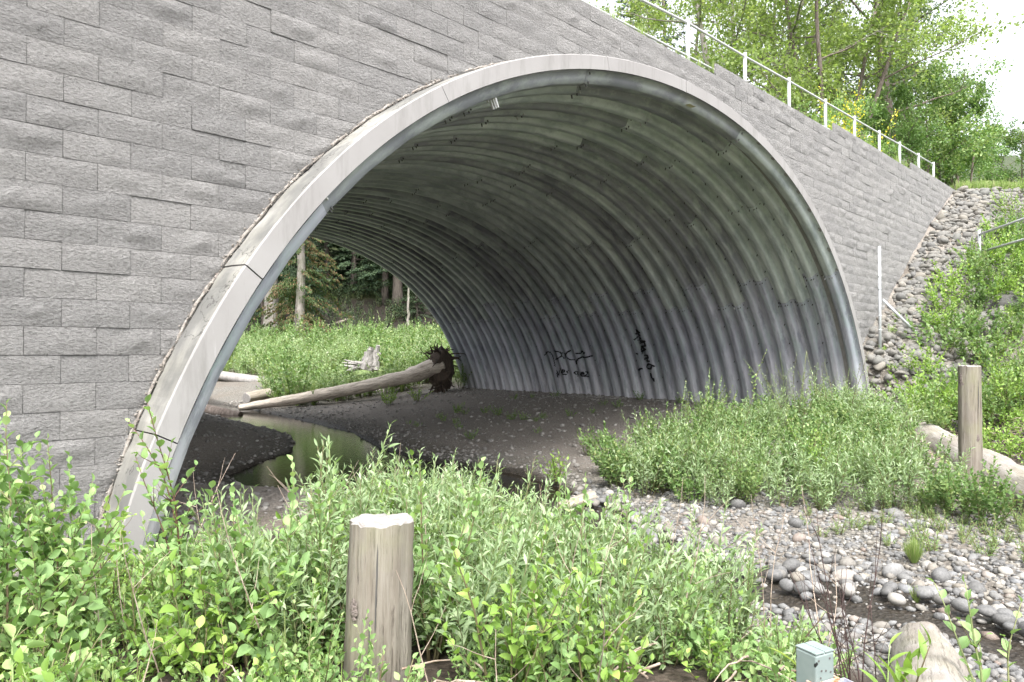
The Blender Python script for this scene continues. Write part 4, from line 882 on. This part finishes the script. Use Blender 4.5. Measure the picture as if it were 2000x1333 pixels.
log('lying_log', 'bleached grey log end pointing away from the camera at bottom right', [P3(1795, 1262, 4.35), P3(1812, 1320, 3.55), P3(1822, 1420, 2.7)], [.150, .165, .17], M['log'], M['log'], 28, .02, 18)
log('fallen_log', 'bleached log lying on the bank behind the far wooden post', [P3(1790, 842, 14.0), P3(1850, 880, 12.0), P3(1945, 928, 9.8), P3(2060, 990, 8.0)], [.23, .26, .25, .23], M['log'], M['log'], 22, .03, 20)
log('fallen_log', 'long pale fallen log reaching from the far creek edge to its root ball', [P3(468, 797, 25.0), P3(560, 783, 25.3), P3(680, 762, 25.8), P3(790, 738, 26.3), P3(862, 712, 26.8)], [.10, .18, .21, .24, .36], M['farlog'], M['logwarm'], 18, .05, 26)
log('short_log', 'short sawn log behind the pointed tip of the long fallen log', [P3(482, 778, 27), P3(560, 762, 29)], [.20, .19], M['logwarm'], M['postcut'], 16, .03, 8)
log('fallen_log', 'pale thin log lying in the meadow near the left collar', [P3(400, 730, 34), P3(480, 742, 33), P3(560, 748, 33)], [.20, .24, .15], M['deadgrey'], M['deadgrey'], 14, .04, 10)
log('fallen_log', 'mossy dark log half hidden at the far left creek edge', [P3(380, 798, 24.5), P3(470, 812, 23.6)], [.2, .14], M['bark'], M['bark'], 14, .05, 8)
log('driftwood', 'short pinkish driftwood piece at the creek bend', [P3(1092, 990, 8.6), P3(1158, 970, 9.0)], [.055, .075], M['logwarm'], M['logwarm'], 10, .08, 6)
log('driftwood', 'thin dark branch lying in the pool inside the arch', [P3(420, 868, 16.5), P3(470, 884, 15.8), P3(560, 893, 15.0)], [.05, .06, .04], M['bark'], M['bark'], 8, .08, 8)
log('fallen_log', 'thin dead trunk leaning on the dark hillside behind the meadow', [P3(640, 638, 52), P3(740, 603, 56)], [.14, .08], M['logwarm'], M['logwarm'], 8, .05, 6)
# root ball of the long log
rb = np.array(P3(862, 722, 26.9)); rr = np.random.RandomState(5); root = empty('root_ball', tuple(rb), 'dark upturned root ball at the end of the long fallen log', 'root ball')
a = Acc(); v = ICO2[0]*np.array([.48, .48, .85]); v = v+rr.normal(size=v.shape)*.06; v[:, 2] += .02; a.add(v, ICO2[1]); link('soil_core', a.mesh('soil_core', M['rootwood'], False), root)
for i in range(64):
    d_ = norm(rr.normal(size=3)*np.array([.7, .7, 1.0])+np.array([0, 0, .1])); st = d_*np.array([.3, .3, .6]); a = Acc(); L = rr.uniform(.3, .85); P = polyline(st, d_+rr.normal(size=3)*.4, L, 7, rr, -.5, .22); tube(a, P, np.linspace(rr.uniform(.035, .07), .01, 7), 6, 0, True, .1, rr); link('root', a.mesh('root', M['rootwood']), root)
# grey stump in the meadow
sp_ = P3(722, 722, 32); root = empty('tree_stump', sp_, 'bleached twisted stump with spreading roots in the meadow', 'stump')
a = Acc()
for i in range(8):
    an = rr.uniform(-.5, .5); P = polyline((rr.normal()*.16, rr.normal()*.16, .0), (RT[0]*.25+rr.normal()*.12, RT[1]*.25+rr.normal()*.12, 1), rr.uniform(.75, 1.15), 6, rr, .2, .08); tube(a, P, np.linspace(.26, .09, 6), 8, 0, True, .14, rr)
link('stump_body', a.mesh('stump_body', M['deadgrey'], False), root)
for i in range(7):
    an = rr.uniform(2.2, 4.6); a = Acc(); P = polyline((0, 0, .25), (RT[0]*-1+rr.normal()*.3, RT[1]*-1+rr.normal()*.3, -.12+rr.normal()*.1), rr.uniform(.8, 1.9), 7, rr, -.1, .12); tube(a, P, np.linspace(.14, .03, 7), 6, 0, True, .1, rr); link('root', a.mesh('root', M['deadgrey'], False), root)

def wooden_post(label, x, y, zb, zt, rad, lean, seed, parts):
    r = np.random.RandomState(seed); root = empty('wooden_post', (x, y, zb), label, 'post'); H = zt-zb; n = 36; m = 18
    th = np.linspace(0, 2*np.pi, n, endpoint=False); q = np.linspace(0, 1, m); rad_p = 1+.035*np.sin(th*2+seed)+.02*np.sin(th*5+1)+.012*np.sin(th*11)+.006*r.normal(size=n)
    crack = np.zeros(n); crack[(seed*5) % n] = -.10; crack[(seed*5+13) % n] = -.07; crack[(seed*5+22) % n] = -.06; crack[(seed*5+29) % n] = -.08
    flare = rad*(1.10-.10*q**.6); cx_ = lean[0]*(1-q)*H; cy_ = lean[1]*(1-q)*H
    v = np.stack([cx_[:, None]+flare[:, None]*(rad_p+crack)[None]*np.cos(th)[None], cy_[:, None]+flare[:, None]*(rad_p+crack)[None]*np.sin(th)[None], (q*H)[:, None]+0*th[None]], -1)
    v[:, :, :2] += r.normal(size=(m, n, 2))*rad*.014; v[-1, :, 2] += r.normal(size=n)*.004
    i = np.arange(m-1)[:, None]*n; j = np.arange(n)[None]; jn = (j+1) % n; a = Acc(); a.add(v.reshape(-1, 3), np.stack([i+j, i+jn, i+n+jn, i+n+j], -1).reshape(-1, 4)); link('shaft', a.mesh('shaft', M['post']), root)
    ring = v[-1]; cen = ring.mean(0); bev = cen+(ring-cen)*.95+np.array([0, 0, .008]); a = Acc(); vv = np.concatenate([ring, bev, cen[None]+np.array([0, 0, .014])]); q1 = np.stack([np.arange(n), (np.arange(n)+1) % n, n+(np.arange(n)+1) % n, n+np.arange(n)], -1); q2 = np.stack([n+np.arange(n), n+(np.arange(n)+1) % n, np.full(n, 2*n)], -1)
    vv[n:2*n, 2] += r.normal(size=n)*.003; a.add(vv, [q1, q2]); link('sawn_top', a.mesh('sawn_top', M['postcut'], False), root)
    for (nm, ang, zf, w_, h_, mt) in parts:
        a = Acc(); nu, nv_ = 7, 11; uu = np.linspace(-1, 1, nu); v2 = np.linspace(-1, 1, nv_); U, V = np.meshgrid(uu, v2, indexing='ij'); sh = np.sqrt(np.clip(1-V**2, 0, 1))*(1+.25*r.normal(size=V.shape)); A = ang+U*sh*w_/rad; zz = zf*H+V*h_; fr = np.interp(zz/H, q, flare); lx = np.interp(zz/H, q, cx_); ly = np.interp(zz/H, q, cy_)
        k = fr*(1.015+.05*np.clip(1-U**2-V**2, 0, 1)+.012*r.uniform(size=U.shape)); a.add(np.stack([lx+k*np.cos(A), ly+k*np.sin(A), zz], -1).reshape(-1, 3), grid_faces(nu, nv_)); link(nm, a.mesh(nm, M[mt], False), root)
    return root
fa = math.atan2(-FW[1], -FW[0])                     # azimuth facing the camera
xl, yl = pz(748, 3.28)
r_left = wooden_post('thick weathered wooden post with sawn pale top in the near shrubs', xl, yl, .30, row_z(1016, 3.28), .137, (-RT[0]*.028, -RT[1]*.028), 3,
    [('bark_patch', fa-.75, .62, .022, .05, 'flake'), ('bark_patch', fa-.45, .27, .035, .10, 'flake'), ('bark_patch', fa-1.5, .42, .008, .06, 'flake'), ('dark_crack', fa+.05, .72, .0035, .20, 'joint'), ('dark_crack', fa-.12, .42, .003, .16, 'joint')])
xr, yr = pz(1893, 9.69)
wooden_post('slimmer weathered wooden post standing before the lying log at right', xr, yr, -.05, row_z(716, 9.69), .136, (0, 0), 8, [('bark_patch', fa-1.35, .90, .03, .12, 'flake'), ('dark_crack', fa+.2, .8, .004, .2, 'joint'), ('bark_patch', fa+.1, .5, .02, .05, 'flake')])

# ------------------------------------------------------------------ steel sign stub, bottom right
bx, by = pz(1587, 2.28); s_rot = math.radians(27)
root = empty('sign_post_stub', (bx, by, .3), 'grey green painted steel box post stub with chipped paint', 'post', rz=PHI-math.pi/2+s_rot)
zt = row_z(1262, 2.28)-.3
a = Acc(); w2 = .040; box(a, (-w2, -w2, 0), (w2, w2, zt-.004)); me = a.mesh('post_body', M['boxgreen'], False); o = link('post_body', me, root); bv = o.modifiers.new('bevel', 'BEVEL'); bv.width = .006; bv.segments = 3
for s in (-1, 1):
    a = Acc(); box(a, (-w2 if s < 0 else .0015, -w2, zt-.003), (-.0015 if s < 0 else w2, w2, zt+.003)); o = link('lid', a.mesh('lid', M['boxgreen'], False), root); bv = o.modifiers.new('bevel', 'BEVEL'); bv.width = .002; bv.segments = 2
a = Acc(); g0, g1, zb_, zc_ = w2+.004, w2+.010, zt-.30, zt-.082
for lo, hi_ in (((-g1, -g1, zb_), (g1, -g0, zc_)), ((g0, -g0, zb_), (g1, g1, zc_)), ((-g1, -g0, zb_), (-g0, -.01, zc_-.004))): box(a, lo, hi_)
link('bracket', a.mesh('bracket', M['rust'], False), root)
for (hx, hz) in ((-.018, -.052), (.001, -.055), (.022, -.062), (-.03, -.02), (.018, -.02), (-.022, -.073)):
    a = Acc(); tube(a, [(hx, -w2-.0006, zt+hz), (hx, -w2-.0016, zt+hz)], .0035, 8); link('bolt_hole', a.mesh('bolt_hole', M['joint'], False), root)
a = Acc(); tube(a, [(-.012, -g1, zt-.125), (-.012, -g1-.007, zt-.125)], .010, 10); link('bolt_head', a.mesh('bolt_head', M['galv'], False), root)
tz = zt-.090; x0_, y0_, w3 = .060, -.062, .019; a = Acc()
for lo, hi_ in (((-w3, -w3, 0), (w3, -w3+.003, tz)), ((-w3, w3-.003, 0), (w3, w3, tz)), ((-w3, -w3+.003, 0), (-w3+.003, w3-.003, tz)), ((w3-.003, -w3+.003, 0), (w3, w3-.003, tz))): box(a, lo, hi_, off=(x0_, y0_, 0))
link('square_tube', a.mesh('square_tube', M['alu'], False), root)

# ------------------------------------------------------------------ rail along the top of the wall
rail = empty('guard_rail', (8.5, 6.2, 6.5), 'white pipe guard rail along the top of the block wall', 'railing')
posts = [(4.4, 7.18), (6.4, 7.28), (8.51, 7.35), (10.62, 7.49), (12.66, 7.53), (14.61, 7.60), (16.55, 7.65), (18.39, 7.70), (20.2, 7.75), (21.91, 7.81), (23.71, 7.85), (25.3, 7.89)]
for x, z in posts:
    a = Acc(); tube(a, [(x-8.5, 0, TOPZ(x)-.25-6.5), (x-8.5, 0, z+.04-6.5)], .034, 10); link('rail_post', a.mesh('rail_post', M['white']), rail)
P = np.array([(x-8.5, 0, z-.03-6.5) for x, z in posts]); a = Acc(); tube(a, P, .022, 10); link('top_rail', a.mesh('top_rail', M['white']), rail)
P = np.array([(x-8.5, 0, TOPZ(x)+max(.06, .26-.013*(x-4.4))-6.5) for x, z in posts]); a = Acc(); tube(a, P, .020, 10); link('bottom_rail', a.mesh('bottom_rail', M['white']), rail)
# lone steel post with diagonal brace before the wall
b = np.array([*pz(1719, 16.9)]); zb_ = row_z(697, 16.9); root = empty('fence_end_post', (b[0], b[1], zb_), 'tall thin galvanised post with a diagonal brace before the right wall', 'fence post')
a = Acc(); tube(a, [(0, 0, -.3), (0, 0, row_z(481, 16.9)-zb_)], .034, 10); link('upright', a.mesh('upright', M['galv']), root)
p0 = np.array(P3(1725, 586, 16.9)); p1 = np.array(P3(1810, 670, 17.2)); a = Acc(); tube(a, [p0-[b[0], b[1], zb_], p1-[b[0], b[1], zb_]], .032, 10); link('brace', a.mesh('brace', M['galv']), root)
for py in (540, 565, 617, 645):
    a = Acc(); z = row_z(py, 16.9)-zb_; tube(a, [(-.0, 0, z-.012), (0, 0, z+.012)], .042, 10); link('clamp', a.mesh('clamp', M['galv']), root)
Zf = 19.3; b = np.array([*pz(1915, Zf)]); zb_ = row_z(527, Zf); root = empty('pipe_fence', (b[0], b[1], zb_), 'two rail galvanised pipe fence climbing the bank at the right edge', 'fence')
for k, (px, py0, py1, Z) in enumerate(((1915, 527, 449, Zf), (2062, 520, 395, 15.6))):
    q = np.array([*pz(px, Z)]); a = Acc(); tube(a, [(q[0]-b[0], q[1]-b[1], row_z(py0, Z)-zb_-.3), (q[0]-b[0], q[1]-b[1], row_z(py1, Z)-zb_)], .036, 10); link('fence_post', a.mesh('fence_post', M['galv']), root)
for ya_, yb_ in ((458, 406), (493, 450)):
    p0, p1 = np.array(P3(1915, ya_, Zf)), np.array(P3(2062, yb_, 15.6)); a = Acc(); tube(a, [p0-[b[0], b[1], zb_], p1-[b[0], b[1], zb_]], .030, 10); link('rail', a.mesh('rail', M['galv']), root)
q = P3(1965, 600, 18.4); a = Acc(); v = stone_shape(np.random.RandomState(3), ico(3))*np.array([1.1, 1.0, .8]); a.add(v, ico(3)[1]); o = link('boulder', a.mesh('boulder', M['boulder']), None, q); tag(o, 'large smooth dark grey boulder under the pipe fence', 'boulder')

# ------------------------------------------------------------------ trees
def tree_mesh(seed, H, tr, crown0, spread, n1, n2, n3, nl, ls, up1=.35, droop=0.0, tpl=LEAF_Q, stems=1, leaf_spread=.35, shape=1.0):
    r = np.random.RandomState(seed); wd, lf = Acc(), Acc(); LPs = []
    for s_i in range(stems):
        an = r.uniform(0, 6.28); ln = .16 if stems > 1 else .03; T = polyline((math.cos(an)*tr*1.5*(stems > 1), math.sin(an)*tr*1.5*(stems > 1), -.3), (math.cos(an)*ln, math.sin(an)*ln, 1), H*r.uniform(.85, 1), 12, r, .1, .035)
        tube(wd, T, tr/(stems**.5)*np.linspace(1, .12, 12)**.8, 8, r.uniform(), True, .05, r)
        for i in range(n1//stems):
            f = crown0+(1-crown0)*(i+r.uniform())/(n1//stems); k = min(10, int(f*11)); b = T[k]+(T[k+1]-T[k])*r.uniform(); a1 = i*2.4+r.uniform(0, 1.0); rel = (f-crown0)/(1-crown0); Lb = spread*(math.sin(math.pi*min(1, rel**shape*.82+.16))*.85+.15)*r.uniform(.75, 1.15)
            B = polyline(b, (math.cos(a1), math.sin(a1), up1+rel*.5), Lb, 8, r, .2-droop, .10); r1 = tr*.32*(1-f*.6)/(stems**.3); tube(wd, B, np.linspace(r1, .012, 8), 5, r.uniform(), False)
            for j in range(n2):
                t_ = r.uniform(.2, 1.0); kk = min(6, int(t_*7)); b2 = B[kk]+(B[kk+1]-B[kk])*r.uniform(); d = norm(B[kk+1]-B[kk])*.6+r.normal(size=3)*.6+np.array([0, 0, .15-droop]); C = polyline(b2, d, Lb*.42*r.uniform(.5, 1.2), 6, r, .1-droop, .14); tube(wd, C, np.linspace(r1*.35, .006, 6), 3, r.uniform(), False)
                for m_ in range(n3):
                    t2 = r.uniform(.3, 1); c0 = C[min(5, int(t2*5))]; L2 = Lb*.16; q = r.uniform(0, 1, (nl, 1)); dd = norm(r.normal(size=3)+np.array([0, 0, .2-droop])); LPs.append(c0+dd*q*L2*1.4+r.normal(size=(nl, 3))*leaf_spread*L2)
    P = np.concatenate(LPs); n = len(P); D = norm(r.normal(size=(n, 3))+np.array([0, 0, -.2-droop])); N = norm(r.normal(size=(n, 3))*.7+np.array([0, 0, 1])); tone = r.uniform(size=n)
    clump = .5+.5*np.sin(P[:, 0]*1.3+seed)*np.sin(P[:, 1]*1.1)*np.sin(P[:, 2]*1.7); inst(lf, tpl[0], tpl[1], P, frames(D, N), ls*r.uniform(.6, 1.2, n), np.clip(.55*tone+.4*clump, 0, .999)); return wd, lf
def conifer_mesh(seed, H, tr, c0, spread, nw, nl, ls, droop=.25, tpl=LEAF_B):
    r = np.random.RandomState(seed); wd, lf = Acc(), Acc(); T = polyline((0, 0, -.3), (0, 0, 1), H, 12, r, .1, .012); tube(wd, T, tr*np.linspace(1, .06, 12), 10, r.uniform(), True, .06, r); Ps, Ds = [], []
    for i in range(nw):
        f = c0+(1-c0)*(i/nw); z = f*H; L = spread*(1-(f-c0)/(1-c0))**.8*r.uniform(.55, 1.15)+.15; a1 = r.uniform(0, 6.28); k = min(10, int(f*11)); b = np.array([T[k][0], T[k][1], z-.3]); B = polyline(b, (math.cos(a1), math.sin(a1), .12), L, 7, r, -droop, .06); tube(wd, B, np.linspace(.012+.02*L/spread, .006, 7), 4, 0, False)
        n = int(nl*L/spread)+6; q = r.uniform(.1, 1, n)**.8*6; kk = np.minimum(5, q.astype(int)); p = B[kk]+(B[kk+1]-B[kk])*(q-kk)[:, None]+r.normal(size=(n, 3))*np.array([.22, .22, .10])*L*.28*(1.1-q/7)[:, None]; Ps.append(p); Ds.append(norm(B[kk+1]-B[kk])+r.normal(size=(n, 3))*.5+np.array([0, 0, -droop*1.6]))
    P = np.concatenate(Ps); n = len(P); D = norm(np.concatenate(Ds)); N = norm(r.normal(size=(n, 3))*.5+np.array([0, 0, 1])); S = ls*r.uniform(.6, 1.3, n); inst(lf, tpl[0]*np.array([4, 1, 1]), tpl[1], P, frames(D, N), S, np.clip(.6*r.uniform(size=n)+.4*(.5+.5*np.sin(P[:, 2]*1.1+P[:, 0])), 0, .999)); return wd, lf
def tree_thing(name, label, cat, loc, meshes, lm, bm, group=None, rz=0):
    root = empty(name, loc, label, cat, group, rz); link('trunk', meshes[0].mesh('trunk', M[bm]), root); link('crown', meshes[1].mesh('crown', M[lm]), root); return root
def gpos(px, Z): x, y = pz(px, Z); return (x, y, max(float(hgt(x, y)), 6.9 if x > 20 and y < 22.4 else -9))
maple = tree_mesh(31, 15, .30, .16, 4.6, 30, 8, 4, 22, .17, .25, -.02, LEAF_Q, 3)
maple2 = tree_mesh(37, 13, .26, .12, 4.4, 28, 8, 4, 22, .17, .2, .05, LEAF_Q, 4)
tA = tree_thing('maple_tree', 'pale green maple with several thin grey stems behind the rail centre', 'tree', gpos(1470, 29), maple, 'leaf_maple', 'palebark')
tB = tree_thing('maple_tree', 'full yellow green maple between the many stemmed one and the cottonwood', 'tree', gpos(1625, 29), maple2, 'leaf_maple', 'bark')
copy_tree(tA, gpos(1330, 38), 2.0, 'thin leaved maple behind the rail nearest the dark firs', None, (.8, .8, .8))
copy_tree(tB, gpos(1535, 37), 1.1, 'maple crown filling the gap behind the many stemmed maple', None, 1.15)
copy_tree(tB, gpos(1225, 44), 4.0, 'small light maple at the very left of the tree line above the wall', None, .62)
copy_tree(tA, gpos(1700, 40), 3.0, 'maple crown behind the base of the tall cottonwood', None, .8)
cot = tree_mesh(41, 18, .30, .22, 5.4, 26, 6, 3, 26, .17, .15, .0, LEAF_Q, 1, .5, .8)
tC = tree_thing('cottonwood_tree', 'tall darker cottonwood with open branches reaching over the white sky', 'tree', gpos(1752, 34), cot, 'leaf_cotton', 'bark')
shr = tree_mesh(47, 6.5, .14, .02, 2.9, 26, 7, 4, 22, .15, .35, 0, LEAF_Q, 4)
tD = tree_thing('tree', 'low rounded green tree at the end of the tree line above the shelf', 'tree', gpos(1885, 40), shr, 'leaf_thicket', 'bark')
copy_tree(tD, gpos(1800, 37), 1.4, 'mid height round tree right of the cottonwood trunk', None, 1.15)
copy_tree(tD, gpos(1838, 42), 2.4, 'round tree between the cottonwood and the low end tree', None, 1.15)
copy_tree(tD, gpos(1930, 47), 3.4, 'small bright tree touching the sky right of the low end tree', None, .75)
copy_tree(tD, gpos(2010, 34), 4.4, 'green tree cut by the right edge above the grass shelf', None, .62)
copy_tree(tD, gpos(1740, 31), 5.1, 'shrubby tree behind the rail under the cottonwood', None, .75)
copy_tree(tD, gpos(1660, 27), .7, 'shrubby tree behind the yellow broom', None, .62)
fir = conifer_mesh(53, 20, .28, .08, 3.2, 110, 70, .30, .25)
tE = tree_thing('fir_tree', 'dark fir standing tall left of the rail post at the top edge', 'tree', gpos(1265, 46), fir, 'leaf_farfir', 'bark')
copy_tree(tE, gpos(1310, 52), 1, 'second dark fir behind the pale left maple', None, 1.05)
copy_tree(tE, (*pz(1875, 78), 11.5), 2, 'distant slim fir poking above the round trees', None, .72)
copy_tree(tE, (*pz(1962, 95), 11), 3, 'distant blue fir left of the right edge', None, .72)
copy_tree(tE, (*pz(1990, 100), 11), 4, 'distant blue fir at the right edge', None, .62)
copy_tree(tE, (*pz(1940, 105), 11), 5, 'farthest blue fir between the small tree and the right edge', None, .62)
# yellow broom by the rail
x, y, _ = at_y(1645, 250, 8.0); st, P, R, S = shrub(61, 3.5, 26, .45, .07, .07, LEAF_Q, nb=6); root = empty('broom_bush', (x, y, 6.75), 'yellow flowering broom bush behind the rail', 'bush'); link('stems', st.mesh('stems', M['stem']), root)
q = np.random.RandomState(3).uniform(size=len(P)) < .4; link('foliage', leaf_acc(LEAF_Q, P[~q], R[~q], S[~q]*1.4, rp).mesh('foliage', M['leaf_bright']), root)['kind'] = 'stuff'; link('flowers', leaf_acc(LEAF_Q, P[q], R[q], S[q]*1.6, rp).mesh('flowers', M['yellow']), root)['kind'] = 'stuff'
for i, (px, yy, H) in enumerate(((1735, 7.2, 1.6), (1590, 7.6, 2.0), (1480, 7.4, 1.5), (1770, 7.3, 1.3), (1690, 7.3, 1.8))):
    x, y, _ = at_y(px, 250, yy); fp('bush', ['small green bush behind the rail right of the broom', 'leafy bush behind the rail left of the broom', 'little bush behind the rail below the stemmed maple', 'last little bush behind the far end of the rail', 'leafy bush just right of the broom'][i], 'bush', 0, 0, 970+i, H, 10, .6, .07, .05, LEAF_Q, 'leaf_bright', nobj=0, nb=4, xy=(x, y), z=TOPZ(x)-.1)

# trees beyond the culvert
def trunk_tree(label, px, Z, base_py, rad, H, lean, mat, flare=1.5, foliage=None, name='cedar_tree'):
    x, y = pz(px, Z); z = float(hgt(x, y)); r = np.random.RandomState(int(px)); root = empty(name, (x, y, z), label, 'tree'); a = Acc(); m = 14; q = np.linspace(0, 1, m); P = np.stack([RT[0]*lean*q*H+r.normal(size=m)*.03, RT[1]*lean*q*H+r.normal(size=m)*.03, q*H-.3], -1); R = rad*(1-.55*q)*(1+(flare-1)*np.exp(-q*H/1.0)); tube(a, P, R, 14, 0, True, .05, r); link('trunk', a.mesh('trunk', M[mat]), root)
    if foliage is not None:
        o = link('crown', foliage, root); o.scale = (1, 1, 1)
    return root
ced = conifer_mesh(71, 15, .01, .14, 4.4, 130, 200, .20, .6); ced_me = ced[1].mesh('crown', M['leaf_conifer']); ced2 = conifer_mesh(73, 14, .01, .10, 3.6, 150, 230, .17, .9); ced2_me = ced2[1].mesh('crown', M['leaf_cedar'])
hem = conifer_mesh(79, 16, .25, .015, 4.2, 160, 150, .26, .45)
trunk_tree('thick pale trunked cedar beyond the meadow nearest the collar', 529, 50, 645, .50, 20, .0, 'palebark', 1.25, ced_me)
trunk_tree('slimmer brown trunk right beside the thick pale trunk', 517, 51, 645, .24, 18, -.01, 'bark', 1.2)
trunk_tree('mossy leaning tree with flared base and browned drooping foliage', 583, 46, 640, .30, 18, .02, 'palebark', 2.4, ced2_me, 'maple_tree')
trunk_tree('left one of the twin dark trunks on the hillside', 752, 56, 620, .26, 18, 0, 'darkbark', 1.2, ced_me)
trunk_tree('right and thicker one of the twin dark trunks on the hillside', 776, 55, 620, .38, 18, 0, 'darkbark', 1.4, ced_me)
trunk_tree('thin pale pole like dead trunk near the far steel edge', 797, 50, 615, .12, 4.6, 0, 'palebark', 1.0, None, 'dead_tree')
tF = tree_thing('hemlock_tree', 'dark hemlock low on the hillside behind the mossy tree', 'tree', gpos(640, 58), hem, 'leaf_conifer', 'darkbark')
k = 0
lab = ['dark hemlock at the left end of the hillside trees', 'dark hemlock behind the thick pale trunk', 'dark hemlock between the pale trunk and mossy tree', 'dark hemlock above the leaning dead trunk', 'dark hemlock left of the twin trunks', 'dark hemlock behind the twin trunks', 'dark hemlock right of the twin trunks', 'dark hemlock behind the thin pale pole', 'dark hemlock at the far right of the hillside opening', 'small hemlock low beside the thin pale pole', 'hemlock just hidden by the collar left of the opening', 'hemlock farther left behind the wall', 'leftmost hemlock behind the wall']
for (px, Z, s) in ((470, 55, .9), (540, 60, 1.0), (590, 62, 1.0), (690, 58, 1.0), (725, 60, 1.1), (765, 64, 1.1), (800, 62, 1.0), (835, 60, 1.0), (880, 62, 1.1), (815, 53, .35), (390, 56, 1.0), (300, 58, 1.1), (200, 56, 1.0)):
    copy_tree(tF, gpos(px, Z), k*1.3, lab[k], None, s); k += 1
far = Acc(); rf = np.random.RandomState(91)
hv = hem[1]
for i in range(34):
    px = rf.uniform(180, 980); Z = rf.uniform(66, 90); x, y = pz(px, Z); an = rf.uniform(0, 6.28); Mx = np.array([[math.cos(an), -math.sin(an), 0], [math.sin(an), math.cos(an), 0], [0, 0, 1.]])*rf.uniform(1.0, 1.4); far.merge(hv, Mx, (x, y, float(hgt(x, y))))
tag(link('far_wood', far.mesh('far_wood', M['leaf_conifer'])), 'dark evergreen wood covering the hill beyond the meadow', kind='stuff')
far2 = Acc()
for i in range(16):
    px = rf.uniform(1150, 2100); Z = rf.uniform(60, 90); x, y = pz(px, Z); an = rf.uniform(0, 6.28); s = rf.uniform(.3, .5) if px > 1780 else rf.uniform(.6, .9); Mx = np.array([[math.cos(an), -math.sin(an), 0], [math.sin(an), math.cos(an), 0], [0, 0, 1.]])*s; far2.merge(maple[1] if i % 2 else shr[1], Mx*(1.6 if i % 2 == 0 else 1), (x, y, 9.0))
tag(link('far_wood', far2.mesh('far_wood', M['leaf_thicket'])), 'mass of far green trees closing the gaps in the tree line', kind='stuff')
for (px, Z, b) in [(600, 49, 0)]:
    pr_h = clump_protos(990, 3, 1.0, 8, .7, .12, .06, LEAF_Q, nb=3)
    pts = area(260, rp, 15, 60, 25, 80, lambda x, y: 420 < PX(x, y)[0] < 900 and 48 < ZL(x, y)[0] < 62, .5)
    thicket('fern_brush', 'dark ferns and brush on the brown hillside', pr_h, 'leaf_conifer', pts, rp, .5, 1.5)
print('objects', len(bpy.data.objects), 'tris', sum(len(m.polygons)*2 for m in bpy.data.meshes))
